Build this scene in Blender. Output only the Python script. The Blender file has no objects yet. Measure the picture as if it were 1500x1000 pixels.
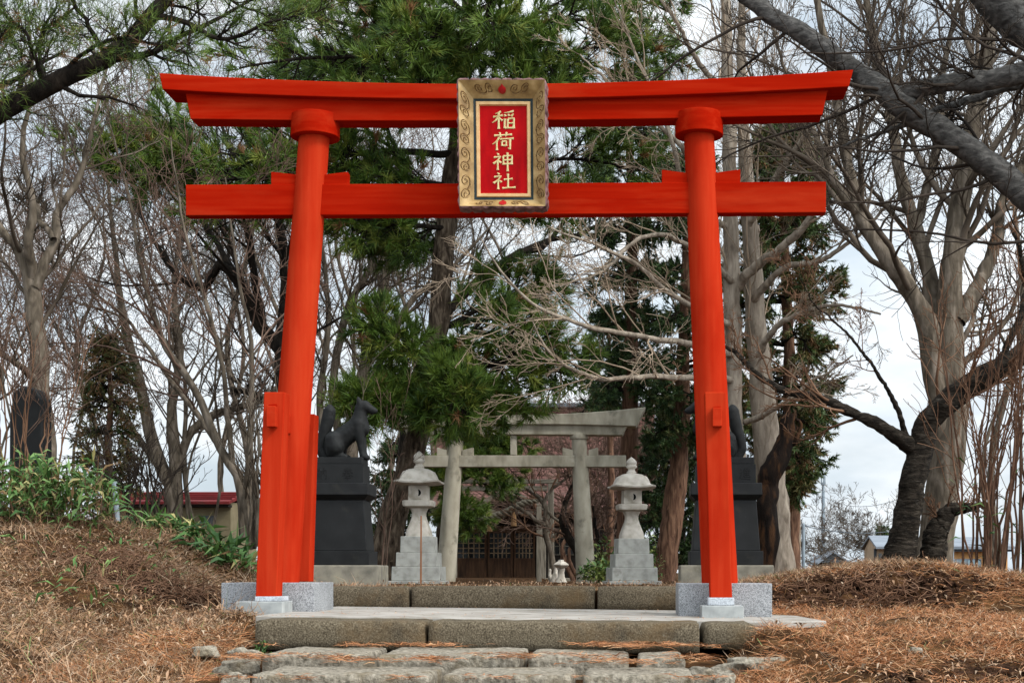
import bpy, bmesh, math, random
import numpy as np
from mathutils import Vector, noise

C = bpy.context.scene
# ------------------------------------------------------------------ camera, sky, sun
F, VX, VY, CZ = 2083.33, 925.0, 838.0, 1.0      # focal length and principal point in photo pixels, eye height
cam = bpy.data.objects.new('camera', bpy.data.cameras.new('camera'))
C.collection.objects.link(cam); C.camera = cam
cam.location = (0, 0, CZ); cam.rotation_euler = (math.radians(90), 0, 0)
cam.data.sensor_width = 36; cam.data.lens = F*36/1500
cam.data.shift_x = (750-VX)/1500; cam.data.shift_y = (VY-500)/1500
cam.data.clip_end = 3000; cam.data.clip_start = .1

SUN_EL, SUN_AZ = math.radians(44), math.radians(122)      # azimuth from +Y towards +X
sd = Vector((math.sin(SUN_AZ)*math.cos(SUN_EL), math.cos(SUN_AZ)*math.cos(SUN_EL), math.sin(SUN_EL)))
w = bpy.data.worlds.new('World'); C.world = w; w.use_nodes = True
nt = w.node_tree; N = nt.nodes; L = nt.links; N.clear()
o_ = N.new('ShaderNodeOutputWorld'); bg = N.new('ShaderNodeBackground'); L.new(bg.outputs[0], o_.inputs[0])
sky = N.new('ShaderNodeTexSky'); sky.sky_type = 'NISHITA'; sky.sun_disc = False
sky.sun_elevation = SUN_EL; sky.sun_rotation = SUN_AZ; sky.air_density = 1.0; sky.dust_density = 2.0
tc = N.new('ShaderNodeTexCoord'); mp = N.new('ShaderNodeMapping'); mp.inputs['Scale'].default_value = (3.0, 3.0, 8.0)
nz = N.new('ShaderNodeTexNoise'); nz.inputs['Scale'].default_value = 1.5; nz.inputs['Detail'].default_value = 7; nz.inputs['Roughness'].default_value = .55
L.new(tc.outputs['Generated'], mp.inputs[0]); L.new(mp.outputs[0], nz.inputs[0])
rp = N.new('ShaderNodeValToRGB'); rp.color_ramp.elements[0].position = .30; rp.color_ramp.elements[1].position = .62
rp.color_ramp.elements[0].color = (.62, .62, .62, 1); rp.color_ramp.elements[1].color = (1, 1, 1, 1)
L.new(nz.outputs[0], rp.inputs[0])
nz2 = N.new('ShaderNodeTexNoise'); nz2.inputs['Scale'].default_value = 2.6; nz2.inputs['Detail'].default_value = 6
L.new(mp.outputs[0], nz2.inputs[0])
cc = N.new('ShaderNodeValToRGB'); cc.color_ramp.elements[0].position = .36; cc.color_ramp.elements[1].position = .66
cc.color_ramp.elements[0].color = (.60, .69, .77, 1); cc.color_ramp.elements[1].color = (.93, .97, 1.0, 1)
L.new(nz2.outputs[0], cc.inputs[0])
sc_ = N.new('ShaderNodeVectorMath'); sc_.operation = 'SCALE'; sc_.inputs['Scale'].default_value = 12.6
L.new(cc.outputs[0], sc_.inputs[0])
mx = N.new('ShaderNodeMix'); mx.data_type = 'RGBA'
L.new(rp.outputs[0], mx.inputs['Factor']); L.new(sky.outputs[0], mx.inputs['A']); L.new(sc_.outputs[0], mx.inputs['B'])
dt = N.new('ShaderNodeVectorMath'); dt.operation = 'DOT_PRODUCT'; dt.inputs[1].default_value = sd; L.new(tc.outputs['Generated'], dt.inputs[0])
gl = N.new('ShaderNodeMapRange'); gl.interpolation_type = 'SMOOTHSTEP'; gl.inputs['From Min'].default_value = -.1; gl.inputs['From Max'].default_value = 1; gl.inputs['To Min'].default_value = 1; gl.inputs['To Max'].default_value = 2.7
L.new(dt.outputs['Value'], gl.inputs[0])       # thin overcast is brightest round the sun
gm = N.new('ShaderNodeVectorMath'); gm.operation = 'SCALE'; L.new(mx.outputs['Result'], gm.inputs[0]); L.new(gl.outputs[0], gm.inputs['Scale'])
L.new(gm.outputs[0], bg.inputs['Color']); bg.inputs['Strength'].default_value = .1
sl = bpy.data.lights.new('sun', 'SUN'); sl.energy = 2.8; sl.angle = math.radians(16); sl.color = (1, .95, .88)
so = bpy.data.objects.new('sun', sl); C.collection.objects.link(so); so.location = (20, 0, 30)
so.rotation_euler = (-sd).to_track_quat('-Z', 'Y').to_euler()
C.view_settings.view_transform = 'Standard'; C.view_settings.look = 'None'; C.view_settings.gamma = 1; C.view_settings.exposure = 0

def P(px, py, d):
    return np.array([(px-VX)*d/F, d, CZ-(py-VY)*d/F])
def X(px, d): return (px-VX)*d/F
def Z(py, d): return CZ-(py-VY)*d/F

# ------------------------------------------------------------------ materials
def lin(h):
    if isinstance(h, str):
        v = [int(h[i:i+2], 16)/255 for i in (0, 2, 4)]
        return tuple(c/12.92 if c <= .04045 else ((c+.055)/1.055)**2.4 for c in v)+(1,)
    return tuple(h)+(1,)
def base_mat(name, rough=.7, spec=.3):
    m = bpy.data.materials.new(name); m.use_nodes = True
    b = m.node_tree.nodes['Principled BSDF']; b.inputs['Roughness'].default_value = rough
    b.inputs['Specular IOR Level'].default_value = spec
    return m, m.node_tree, b
def nmat(name, stops, scale=(4, 4, 4), detail=6, rough=.7, spec=.3, bump=.0, bscale=None, bdist=.01, dist=0., second=None, coord='Object', metallic=0):
    """noise coloured material; second = (colour, scale, lo, hi) patches on top"""
    m, t, b = base_mat(name, rough, spec); n, l = t.nodes, t.links
    b.inputs['Metallic'].default_value = metallic
    tc = n.new('ShaderNodeTexCoord'); mp = n.new('ShaderNodeMapping'); mp.inputs['Scale'].default_value = scale
    l.new(tc.outputs[coord], mp.inputs[0])
    z = n.new('ShaderNodeTexNoise'); z.inputs['Scale'].default_value = 1; z.inputs['Detail'].default_value = detail; z.inputs['Distortion'].default_value = dist
    l.new(mp.outputs[0], z.inputs[0])
    r = n.new('ShaderNodeValToRGB'); e = r.color_ramp.elements
    k = len(stops)
    for i, s in enumerate(stops):
        p = .3+.4*i/max(k-1, 1)
        if i < 2: el = e[i]; el.position = p
        else: el = e.new(p)
        el.color = lin(s)
    l.new(z.outputs[0], r.inputs[0]); out = r.outputs[0]
    for sec in ([second] if isinstance(second, tuple) else (second or [])):
        col, s2, lo, hi = sec
        z2 = n.new('ShaderNodeTexNoise'); z2.inputs['Detail'].default_value = 8; z2.inputs['Roughness'].default_value = .6
        if isinstance(s2, tuple):
            m2 = n.new('ShaderNodeMapping'); m2.inputs['Scale'].default_value = s2; l.new(tc.outputs[coord], m2.inputs[0]); l.new(m2.outputs[0], z2.inputs[0]); z2.inputs['Scale'].default_value = 1
        else:
            z2.inputs['Scale'].default_value = s2; l.new(tc.outputs[coord], z2.inputs[0])
        mr = n.new('ShaderNodeMapRange'); mr.inputs['From Min'].default_value = lo; mr.inputs['From Max'].default_value = hi
        l.new(z2.outputs[0], mr.inputs[0])
        mx = n.new('ShaderNodeMix'); mx.data_type = 'RGBA'; l.new(mr.outputs[0], mx.inputs['Factor']); l.new(out, mx.inputs['A']); mx.inputs['B'].default_value = lin(col)
        out = mx.outputs['Result']
    l.new(out, b.inputs['Base Color'])
    if bump:
        z3 = n.new('ShaderNodeTexNoise'); z3.inputs['Detail'].default_value = 8; z3.inputs['Roughness'].default_value = .65
        if bscale is None: l.new(mp.outputs[0], z3.inputs[0]); z3.inputs['Scale'].default_value = 2
        else:
            m3 = n.new('ShaderNodeMapping'); m3.inputs['Scale'].default_value = bscale if isinstance(bscale, tuple) else (bscale,)*3
            l.new(tc.outputs[coord], m3.inputs[0]); l.new(m3.outputs[0], z3.inputs[0]); z3.inputs['Scale'].default_value = 1
        bp = n.new('ShaderNodeBump'); bp.inputs['Strength'].default_value = bump; bp.inputs['Distance'].default_value = bdist
        l.new(z3.outputs[0], bp.inputs['Height']); l.new(bp.outputs[0], b.inputs['Normal'])
    return m
def red_mat(name, axis, cols):
    s = [22, 22, 22]; s[axis] = 1.2
    f = [70, 70, 70]; f[axis] = 2.5
    return nmat(name, cols, tuple(s), 5, rough=.6, spec=.0, bump=.04, bscale=tuple(f), bdist=.003, dist=.3,
                second=[((.41, .040, .012), tuple(v*.15+.4 for v in s), .54, .85), ((.26, .007, .002), tuple(v*.05+.7 for v in s), .48, .85), ((.42, .07, .03), tuple(v*1.6 for v in s), .72, .84)])
M = {}
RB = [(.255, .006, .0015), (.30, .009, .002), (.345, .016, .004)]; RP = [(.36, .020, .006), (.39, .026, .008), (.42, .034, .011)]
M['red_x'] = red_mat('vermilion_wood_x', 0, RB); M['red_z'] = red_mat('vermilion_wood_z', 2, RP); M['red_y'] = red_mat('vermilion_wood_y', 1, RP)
M['gold'] = nmat('gilded_wood', ['765b35', '9c7f50', 'bfa373'], (9, 9, 9), 6, rough=.5, spec=.4, bump=.25, bscale=60, bdist=.004, second=('8b6430', 25, .60, .8))
M['gold_pale'] = nmat('pale_gilt', ['c49a66', 'd6b17e'], (20, 20, 20), 4, rough=.45)
M['gold_text'] = nmat('gold_leaf_letters', ['b5a468', 'd9cd96'], (30, 30, 30), 4, rough=.4, spec=.5)
M['groove'] = nmat('carved_groove', ['4a3114', '6a4a20'], (30, 30, 30), 3)
M['plum'] = nmat('plum_brown_edge', ['2a1a1a', '6b4a48', '8a6a66'], (14, 14, 14), 4, rough=.6, bump=.2)
M['ink_green'] = nmat('dark_green_lacquer', ['0a1a1c', '12282a'], (20, 20, 20), 3, rough=.35)
M['panel_red'] = nmat('crimson_lacquer', ['8c0006', 'a30309', 'b20a0c'], (12, 12, 4), 5, rough=.6, spec=.08, bump=.1, bscale=25, second=('c03a30', (60, 8, 25), .72, .82))
M['crest_red'] = nmat('crest_red', ['8f0f14', 'b01a1c'], (30, 30, 30), 3, rough=.4)
def granite(name, dark, mid, light, sc=140, tint=None):
    m, t, b = base_mat(name, .75, .25); n, l = t.nodes, t.links
    tc = n.new('ShaderNodeTexCoord')
    v = n.new('ShaderNodeTexVoronoi'); v.inputs['Scale'].default_value = sc; l.new(tc.outputs['Object'], v.inputs[0])
    s = n.new('ShaderNodeSeparateColor'); l.new(v.outputs['Color'], s.inputs[0])
    r = n.new('ShaderNodeValToRGB'); e = r.color_ramp.elements
    e[0].position = .0; e[0].color = lin(dark); e[1].position = .35; e[1].color = lin(mid); x = e.new(.8); x.color = lin(light)
    l.new(s.outputs[0], r.inputs[0])
    z = n.new('ShaderNodeTexNoise'); z.inputs['Scale'].default_value = 4; z.inputs['Detail'].default_value = 7; l.new(tc.outputs['Object'], z.inputs[0])
    mr = n.new('ShaderNodeMapRange'); mr.inputs['From Min'].default_value = .3; mr.inputs['From Max'].default_value = .7; mr.inputs['To Min'].default_value = .82; mr.inputs['To Max'].default_value = 1.08
    l.new(z.outputs[0], mr.inputs[0])
    k = n.new('ShaderNodeVectorMath'); k.operation = 'SCALE'; l.new(r.outputs[0], k.inputs[0]); l.new(mr.outputs[0], k.inputs['Scale'])
    l.new(k.outputs[0], b.inputs['Base Color'])
    bp = n.new('ShaderNodeBump'); bp.inputs['Strength'].default_value = .15; bp.inputs['Distance'].default_value = .003; l.new(s.outputs[1], bp.inputs['Height']); l.new(bp.outputs[0], b.inputs['Normal'])
    return m
M['granite'] = granite('speckled_granite', '5f6163', '838587', 'a3a5a6', 190)
M['granite_pale'] = granite('pale_granite', '8d9196', 'a8adb2', 'bcc0c4')
M['stone_old'] = nmat('weathered_step_stone', ['352e24', '5a5142', '7a705e'], (95, 95, 95), 9, rough=.9, spec=.1, bump=.7, bscale=45, bdist=.012,
                      second=[('5f4c33', 2.2, .54, .78), ('2b2720', 3.5, .58, .80), ('8f887a', 9, .66, .80), ('8f897b', 70, .66, .76)])
M['stone_rough'] = nmat('rough_path_stone', ['5f594d', '8f8778', 'b0a797'], (30, 30, 30), 9, rough=.92, spec=.1, bump=1.0, bscale=34, bdist=.03,
                        second=[('75674f', 4, .54, .74), ('4a4438', 12, .62, .76), ('6f6a4a', 7, .66, .8), ('b5afa3', 60, .64, .74)])
M['concrete'] = nmat('pale_concrete', ['7f7a71', '97928a', 'a6a199'], (5, 5, 5), 8, rough=.9, spec=.1, bump=.3, bscale=60, bdist=.004, second=[('7b7466', 2.2, .54, .78), ('8f7a5c', 9, .64, .78), ('b8b6b2', 40, .64, .74)])
M['cement'] = nmat('grey_cement', ['7e8180', '999c9a', 'a9aba8'], (8, 8, 8), 7, rough=.85, bump=.2, bscale=40, bdist=.004, second=('5f615c', 6, .6, .8))
M['plinth'] = nmat('pedestal_base_concrete', ['6b675c', '868072', '98927f'], (7, 7, 7), 8, rough=.9, bump=.4, bscale=50, bdist=.006, second=('55503f', 4, .58, .78))
M['black_stone'] = nmat('black_stone', ['090a0a', '101111', '191a1a'], (5, 5, 5), 7, rough=.62, spec=.3, bump=.2, bscale=30, bdist=.004, second=[('26251f', 6, .58, .8), ('3d3c37', 30, .68, .8)])
M['fox_stone'] = nmat('dark_statue_stone', ['0d0e0e', '151616', '1f2120'], (14, 14, 14), 7, rough=.7, spec=.25, bump=.25, bscale=60, bdist=.004)
M['carving'] = nmat('carved_black', ['070707', '0c0c0c'], (5, 5, 5), 2)
M['lantern'] = nmat('lantern_stone', ['a09889', 'b8b0a3', 'c8c1b5'], (9, 9, 9), 8, rough=.88, bump=.35, bscale=70, bdist=.005, second=[('7d7262', 5, .58, .78), ('c8c6c0', 12, .62, .8)])
M['lantern_grey'] = nmat('lantern_tier_stone', ['8f8e86', 'a6a59d', 'b3b2aa'], (9, 9, 9), 8, rough=.88, bump=.3, bscale=70, bdist=.005, second=('6a675c', 5, .6, .8))
M['old_torii'] = nmat('lichened_concrete', ['857f6e', 'a59e8c', 'bab3a1'], (5, 5, 2), 8, rough=.92, bump=.4, bscale=50, bdist=.006, second=[('47463a', 3, .56, .78), ('a19d90', 18, .64, .8)])
M['hole'] = nmat('hollow_dark', ['050505', '0a0a0a'], (3, 3, 3), 2, rough=1)
M['grey_wood'] = nmat('weathered_grey_wood', ['4f493f', '6f685b', '857e70'], (14, 14, 2), 6, rough=.9, bump=.4, bscale=(50, 50, 5), bdist=.006)
M['grey_wood_x'] = nmat('weathered_grey_beam', ['4f493f', '6f685b', '857e70'], (2, 14, 14), 6, rough=.9, bump=.4, bscale=(5, 50, 50), bdist=.006)
M['brown_wood'] = nmat('brown_door_wood', ['2e1c10', '47301d', '5b3e28'], (14, 14, 2), 6, rough=.75, bump=.2, bscale=(50, 50, 5), bdist=.004)
M['lattice_wood'] = nmat('lattice_wood', ['5c4a36', '7d6850', '8f7a60'], (14, 14, 2), 5, rough=.85)
M['dark_wood'] = nmat('dark_board_wall', ['17130f', '241d17', '2f271f'], (3, 3, 16), 5, rough=.85, bump=.3, bscale=(4, 4, 40), bdist=.006)
M['glass_dark'] = nmat('old_window_glass', ['090b0d', '131619'], (2, 2, 2), 3, rough=.12, spec=.6)
M['roof_red'] = nmat('faded_red_roof', ['3f2823', '5c3b34', '714d44'], (2, 22, 22), 7, rough=.8, bump=.4, second=[('4c382f', 1.2, .50, .75), ('8f6f62', 6, .60, .78)])
M['roof_crimson'] = nmat('shed_red_roof', ['641a1c', '7a2426', '8a3230'], (2, 8, 8), 6, rough=.65, second=('5c3a2c', 4, .56, .76))
M['straw'] = nmat('straw', ['6f5336', '94714c', 'a88460'], (30, 30, 6), 5, rough=.95, bump=.4)
M['straw_pale'] = nmat('old_straw_rope', ['5c5548', '7d7564'], (30, 30, 30), 5, rough=.95, bump=.4)
M['stake'] = nmat('stake_wood', ['8a5a3c', 'a87654'], (30, 30, 3), 4, rough=.8)
M['plaster'] = nmat('shed_plaster', ['7d7258', '968a6c'], (3, 3, 3), 6, rough=.9, second=('5f563f', 2, .55, .8))
M['orange_wall'] = nmat('apricot_house_wall', ['b98550', 'cc9a64'], (2, 2, 2), 4, rough=.85)
M['cream_wall'] = nmat('cream_house_wall', ['a58e74', 'bba286'], (2, 2, 2), 4, rough=.85)
M['slate_roof'] = nmat('slate_grey_roof', ['666d75', '868d95'], (1, 6, 6), 4, rough=.6)
M['slate_dark'] = nmat('dark_grey_roof', ['4d5358', '666c70'], (1, 6, 6), 4, rough=.7)
M['trim_dark'] = nmat('dark_trim', ['262a2e', '33383c'], (4, 4, 4), 3, rough=.6)
M['window_blue'] = nmat('pale_window_glass', ['6f8a94', '9ab4bc'], (2, 2, 2), 3, rough=.2, spec=.6)
M['pole_grey'] = nmat('galvanised_steel', ['6d7880', '8a959c'], (6, 6, 2), 4, rough=.5)
M['pole_wood'] = nmat('timber_pole', ['77695a', '93846f'], (10, 10, 2), 4, rough=.85)
M['wire'] = nmat('cable_black', ['3a4248', '4a5258'], (5, 5, 5), 2)
def bark(name, stops, sx, sz, bump, bd, second=None, band=False):
    return nmat(name, stops, (sx, sx, sz), 9, rough=.92, spec=.1, bump=bump, bscale=(sx*2, sx*2, sz*2), bdist=bd, dist=.6, second=second)
M['bark_pine'] = bark('pine_bark', ['261e17', '4e4236', '776959'], 16, 4.5, 1.0, .04, ('7a6a58', 14, .6, .75))
M['bark_dark'] = bark('dark_bark', ['14110e', '231e19', '352e27'], 12, 5, .9, .03)
M['bark_cherry'] = bark('cherry_bark', ['15120f', '2b2620', '474038'], 8, 30, 1.0, .03, [('7a7368', (7, 7, 46), .62, .72), ('0f0d0b', 5, .54, .7)])
M['bark_cherry_pale'] = bark('cherry_limb_bark', ['2f2d2b', '494744', '64615d'], 11, 24, .8, .02, [('2c2a27', 26, .60, .72), ('33302c', 3, .60, .8)])
M['bark_grey'] = bark('grey_bark', ['3b342c', '5c5347', '7b7064'], 12, 3, .7, .02, ('463e34', 5, .56, .78))
M['bark_pale'] = bark('pale_bark', ['655a4e', '887c6e', 'a39787'], 12, 3, .7, .02, ('5f564a', 5, .58, .78))
M['bark_brown'] = bark('reddish_bark', ['3a2a20', '63493a', '80634f'], 18, 3, .9, .02)
M['bark_char'] = bark('charred_bark', ['0b0908', '1e1611', '4a3220'], 10, 3, .9, .03)
M['twig_grey'] = nmat('grey_twigs', ['30291f', '51473d', '6d6256'], (2, 2, 2), 5, rough=.9, spec=.1)
M['twig_dark'] = nmat('dark_twigs', ['1a1612', '332c26', '4a4139'], (2, 2, 2), 5, rough=.9, spec=.1)
M['twig_pale'] = nmat('pale_twigs', ['6b5c4f', '95836f', 'b09d8a'], (2, 2, 2), 5, rough=.9, spec=.1)
M['twig_brown'] = nmat('brown_twigs', ['4a3527', '6e523f', '876a55'], (2, 2, 2), 5, rough=.9, spec=.1)
M['twig_pink'] = nmat('pinkish_twigs', ['3e2f27', '614e43', '7c6658'], (2, 2, 2), 5, rough=.9, spec=.1)
def leaf(name, a, b_, rough=.55, sp=.25, trans=.0):
    m = nmat(name, [a, b_], (1.3, 1.3, 1.3), 4, rough=rough, spec=sp)
    return m
LEAF = lambda n, cols: [leaf(f'{n}_{i}', a, b) for i, (a, b) in enumerate(cols)]
M['needles'] = LEAF('pine_needles', [((.052, .098, .012), (.082, .14, .018)), ((.075, .125, .016), (.12, .18, .024)), ((.12, .15, .022), (.175, .20, .032)), ((.028, .058, .010), (.045, .085, .015))])
M['needles_dead'] = leaf('brown_needles', (.16, .075, .03), (.24, .12, .05))
M['cone'] = nmat('pine_cone_brown', ['4a2c1c', '7a4a32'], (40, 40, 40), 3, rough=.8)
M['cedar'] = LEAF('cedar_sprays', [((.034, .060, .016), (.055, .085, .024)), ((.085, .080, .024), (.12, .10, .034)), ((.13, .072, .028), (.18, .095, .04)), ((.045, .080, .018), (.075, .115, .028))])
M['cedar_dark'] = LEAF('dark_conifer_sprays', [((.018, .042, .013), (.03, .06, .018)), ((.034, .070, .017), (.058, .10, .025)), ((.06, .07, .02), (.09, .09, .028))])
M['sasa'] = LEAF('bamboo_grass_leaves', [((.055, .13, .028), (.09, .18, .045)), ((.10, .19, .05), (.16, .25, .075)), ((.30, .26, .09), (.38, .33, .14)), ((.28, .17, .08), (.38, .25, .13)), ((.03, .08, .02), (.05, .11, .03))])
M['shrub'] = LEAF('shrub_leaves', [((.05, .11, .03), (.09, .16, .04)), ((.14, .18, .05), (.2, .24, .06)), ((.03, .07, .02), (.05, .1, .03))])
M['straw_grass'] = LEAF('dry_grass', [((.28, .155, .075), (.39, .235, .125)), ((.19, .090, .042), (.27, .14, .066)), ((.39, .265, .165), (.5, .37, .25)), ((.075, .044, .024), (.12, .07, .037)), ((.10, .15, .04), (.17, .22, .07))])
M['litter'] = LEAF('orange_needle_litter', [((.36, .14, .05), (.46, .20, .08)), ((.26, .10, .04), (.34, .15, .06)), ((.44, .25, .12), (.54, .33, .18)), ((.14, .07, .035), (.2, .1, .05))])
M['deadleaf'] = LEAF('dead_leaves', [((.30, .17, .09), (.4, .25, .15)), ((.18, .10, .055), (.26, .15, .08)), ((.34, .24, .16), (.42, .32, .22))])

# ------------------------------------------------------------------ objects, names, labels
ORG = {}
def tag(o, label=None, cat=None, group=None, kind=None):
    if label: o['label'] = label
    if cat: o['category'] = cat
    if group: o['group'] = group
    if kind: o['kind'] = kind
    return o
def thing(name, label, cat, loc, group=None):
    o = bpy.data.objects.new(name, None); C.collection.objects.link(o); o.empty_display_size = .2
    o.location = loc; ORG[o] = np.array(loc, float)
    return tag(o, label, cat, group)
def link(name, me, mats, parent=None, loc=None):
    o = bpy.data.objects.new(name, me); C.collection.objects.link(o)
    for m in (mats if isinstance(mats, (list, tuple)) else [mats]): me.materials.append(m)
    if parent is not None:
        o.parent = parent; ORG[o] = ORG[parent]
    else:
        ORG[o] = np.zeros(3) if loc is None else np.array(loc, float)
        o.location = ORG[o]
    return o
def obj_np(name, V, Q, T, mats, parent=None, loc=None, mi=None, smooth=False):
    """V (n,3) world coordinates, Q (a,4), T (b,3)"""
    V = np.asarray(V, float)
    org = ORG[parent] if parent is not None else (np.zeros(3) if loc is None else np.array(loc, float))
    me = bpy.data.meshes.new(name)
    me.vertices.add(len(V)); me.vertices.foreach_set('co', (V-org).astype(np.float32).ravel())
    q = np.zeros((0, 4), int) if Q is None else np.asarray(Q); t = np.zeros((0, 3), int) if T is None else np.asarray(T)
    li = np.concatenate([q.ravel(), t.ravel()]).astype(np.int32)
    me.loops.add(len(li)); me.loops.foreach_set('vertex_index', li)
    st = np.concatenate([np.arange(len(q))*4, len(q)*4+np.arange(len(t))*3]).astype(np.int32)
    me.polygons.add(len(st)); me.polygons.foreach_set('loop_start', st)
    if mi is not None: me.polygons.foreach_set('material_index', np.asarray(mi, np.int32))
    if smooth: me.polygons.foreach_set('use_smooth', np.ones(len(st), bool))
    me.update(calc_edges=True)
    return link(name, me, mats, parent, loc)
class MB:
    def __init__(s): s.v = []; s.f = []; s.m = []
    def add(s, vs, fs, mi=0):
        k = len(s.v); s.v += [tuple(map(float, v)) for v in vs]; s.f += [tuple(k+i for i in f) for f in fs]; s.m += [mi]*len(fs); return s
    def hexa(s, p, mi=0):   # p: 4 bottom (ccw from above), 4 top
        return s.add(p, [(3, 2, 1, 0), (4, 5, 6, 7), (0, 1, 5, 4), (1, 2, 6, 5), (2, 3, 7, 6), (3, 0, 4, 7)], mi)
    def box(s, x0, x1, y0, y1, z0, z1, mi=0):
        return s.hexa([(x0, y0, z0), (x1, y0, z0), (x1, y1, z0), (x0, y1, z0), (x0, y0, z1), (x1, y0, z1), (x1, y1, z1), (x0, y1, z1)], mi)
    def taper(s, cx, cy, z0, z1, w0, d0, w1, d1, mi=0, cx1=None, cy1=None):
        c1 = cx if cx1 is None else cx1; c2 = cy if cy1 is None else cy1
        return s.hexa([(cx-w0, cy-d0, z0), (cx+w0, cy-d0, z0), (cx+w0, cy+d0, z0), (cx-w0, cy+d0, z0), (c1-w1, c2-d1, z1), (c1+w1, c2-d1, z1), (c1+w1, c2+d1, z1), (c1-w1, c2+d1, z1)], mi)
    def loft(s, rings, mi=0, cap=True, closed=True):
        n = len(rings[0]); vs = [p for r in rings for p in r]; fs = []
        for i in range(len(rings)-1):
            for j in range(n if closed else n-1):
                a = i*n+j; b = i*n+(j+1) % n; fs.append((a, b, b+n, a+n))
        if cap: fs += [tuple(range(n))[::-1], tuple((len(rings)-1)*n+j for j in range(n))]
        return s.add(vs, fs, mi)
    def lathe(s, prof, c, n=24, sq=0., mi=0, rot=0.):
        """prof [(r,z)]; sq 0 round .. 1 square"""
        rings = []
        for r, z in prof:
            ring = []
            for j in range(n):
                a = 2*math.pi*(j+.5)/n
                k = 1/max(abs(math.cos(a)), abs(math.sin(a)))
                rr = r*((1-sq)+sq*k)
                ring.append((c[0]+rr*math.cos(a+rot), c[1]+rr*math.sin(a+rot), z))
            rings.append(ring)
        return s.loft(rings, mi)
    def tube(s, pts, rad, n=8, mi=0):
        pts = [Vector(p) for p in pts]; rings = []
        for i, p in enumerate(pts):
            t = (pts[min(i+1, len(pts)-1)]-pts[max(i-1, 0)]).normalized()
            u = t.cross(Vector((0, 0, 1)) if abs(t.z) < .95 else Vector((1, 0, 0))).normalized(); v = u.cross(t)
            r = rad[i] if hasattr(rad, '__len__') else rad
            rings.append([tuple(p+u*(r*math.cos(2*math.pi*j/n))+v*(r*math.sin(2*math.pi*j/n))) for j in range(n)])
        return s.loft(rings, mi)
    def build(s, name, mats, parent=None, loc=None, bevel=0, seg=2, smooth=False, angle=None):
        org = ORG[parent] if parent is not None else (np.zeros(3) if loc is None else np.array(loc, float))
        me = bpy.data.meshes.new(name)
        me.from_pydata([tuple(np.array(v)-org) for v in s.v], [], s.f)
        for p, m in zip(me.polygons, s.m): p.material_index = m
        bm = bmesh.new(); bm.from_mesh(me); bmesh.ops.recalc_face_normals(bm, faces=bm.faces); bm.to_mesh(me); bm.free()
        o = link(name, me, mats, parent, loc)
        if bevel:
            b = o.modifiers.new('bevel', 'BEVEL'); b.width = bevel; b.segments = seg; b.limit_method = 'ANGLE'; b.angle_limit = math.radians(35)
        if smooth:
            for p in me.polygons: p.use_smooth = True
            if angle: me.set_sharp_from_angle(angle=math.radians(angle))
        return o
def fbm(x, y, s, seed=0., oct=3):
    v = 0; a = 1
    for k in range(oct):
        v += a*noise.noise(Vector((x*s, y*s, seed))); s *= 2.1; a *= .5
    return v
# ------------------------------------------------------------------ ground
def sstep(a, b, x):
    t = np.clip((x-a)/(b-a), 0, 1); return t*t*(3-2*t)
def gz0(x, y):
    x = np.asarray(x, float); y = np.asarray(y, float)
    corr = np.interp(y, [-5, 0, 6, 8.3, 9.6, 13, 13.2, 22, 50, 90, 2000], [-1.9, -1.5, -.92, -.70, -.60, -.56, -.17, -.18, -.30, -.4, -.6])
    # left bank
    xs = x+np.clip(y-14, 0, 45)*.30
    crest = np.interp(xs, [-60, -30, -9, -6.6, -5.3, -4.4, -3.85, -3.35, -3.0, 0], [1.2, 1.2, .86, .60, .50, .33, .13, -.10, -.17, -.17])
    near = np.interp(y, [-5, 0, 6, 8.3, 9.7], [-1.7, -1.4, -.86, -.66, -.55])
    s = np.clip((y-8.4)/5.4, 0, 1)
    left = np.where(y < 8.4, near, -.66+(crest+.66)*(s*.75+.25*s*s*(3-2*s)))
    left = np.where(y > 14, crest, left)
    left = left+.17*np.exp(-((x+2.95)/.42)**2)*sstep(9.0, 9.75, y)*(1-sstep(10.6, 11.3, y))
    # right mound
    base = np.interp(y, [-5, 0, 6, 8.3, 9.5, 10.6, 11.6, 12.3, 13, 20, 90, 2000], [-1.8, -1.45, -.88, -.67, -.465, -.385, -.368, -.34, -.33, -.33, -.5, -.6])
    xr = x-np.clip(y-13.5, 0, 10)*.13
    m = np.interp(xr, [.7, 1.25, 1.7, 2.1, 2.5, 3.0, 3.4, 3.9, 6, 40], [-.17, -.08, 0, .055, .09, .065, .0, -.06, -.10, -.15])
    lo = np.where(x > 2.7, 12.25-.9*np.clip((x-2.7)/1.2, 0, 1), 12.25)
    mm = base+(m-base)*sstep(lo, 13.35, y)
    mm = mm+.09*np.exp(-((x-.95)/.22)**2)*np.exp(-((y-9.55)/.3)**2)
    fall = sstep(18, 27, y)*sstep(1.6, 3.5, x)
    mm = np.where(y > 13.35, m, mm)*(1-fall)+fall*np.where(y > 40, -.7, -.5)
    wl = np.where(y < 10.3, sstep(-2.72, -2.46, x), sstep(-2.95, -2.55, x)); wr = np.where(y < 10.3, sstep(.62, .92, x), sstep(.85, 1.2, x))
    # keep the bank off the paved corridor; behind the kerb everything meets the terrace
    z = left*(1-wl)+corr*wl
    z = np.where(y < 13.2, z*(1-wr)+mm*wr, np.where(x > .6, mm*sstep(.6, 1.0, x)+(-.17)*(1-sstep(.6, 1.0, x)), z))
    far = sstep(60, 140, y)
    z = z*(1-far)-.6*far
    return z
def gz(x, y): return gz0(x, y)+CZ
def axis(parts):
    out = []
    for a, b, st in parts: out += list(np.arange(a, b-1e-6, st))
    return np.array(out+[parts[-1][1]])
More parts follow.
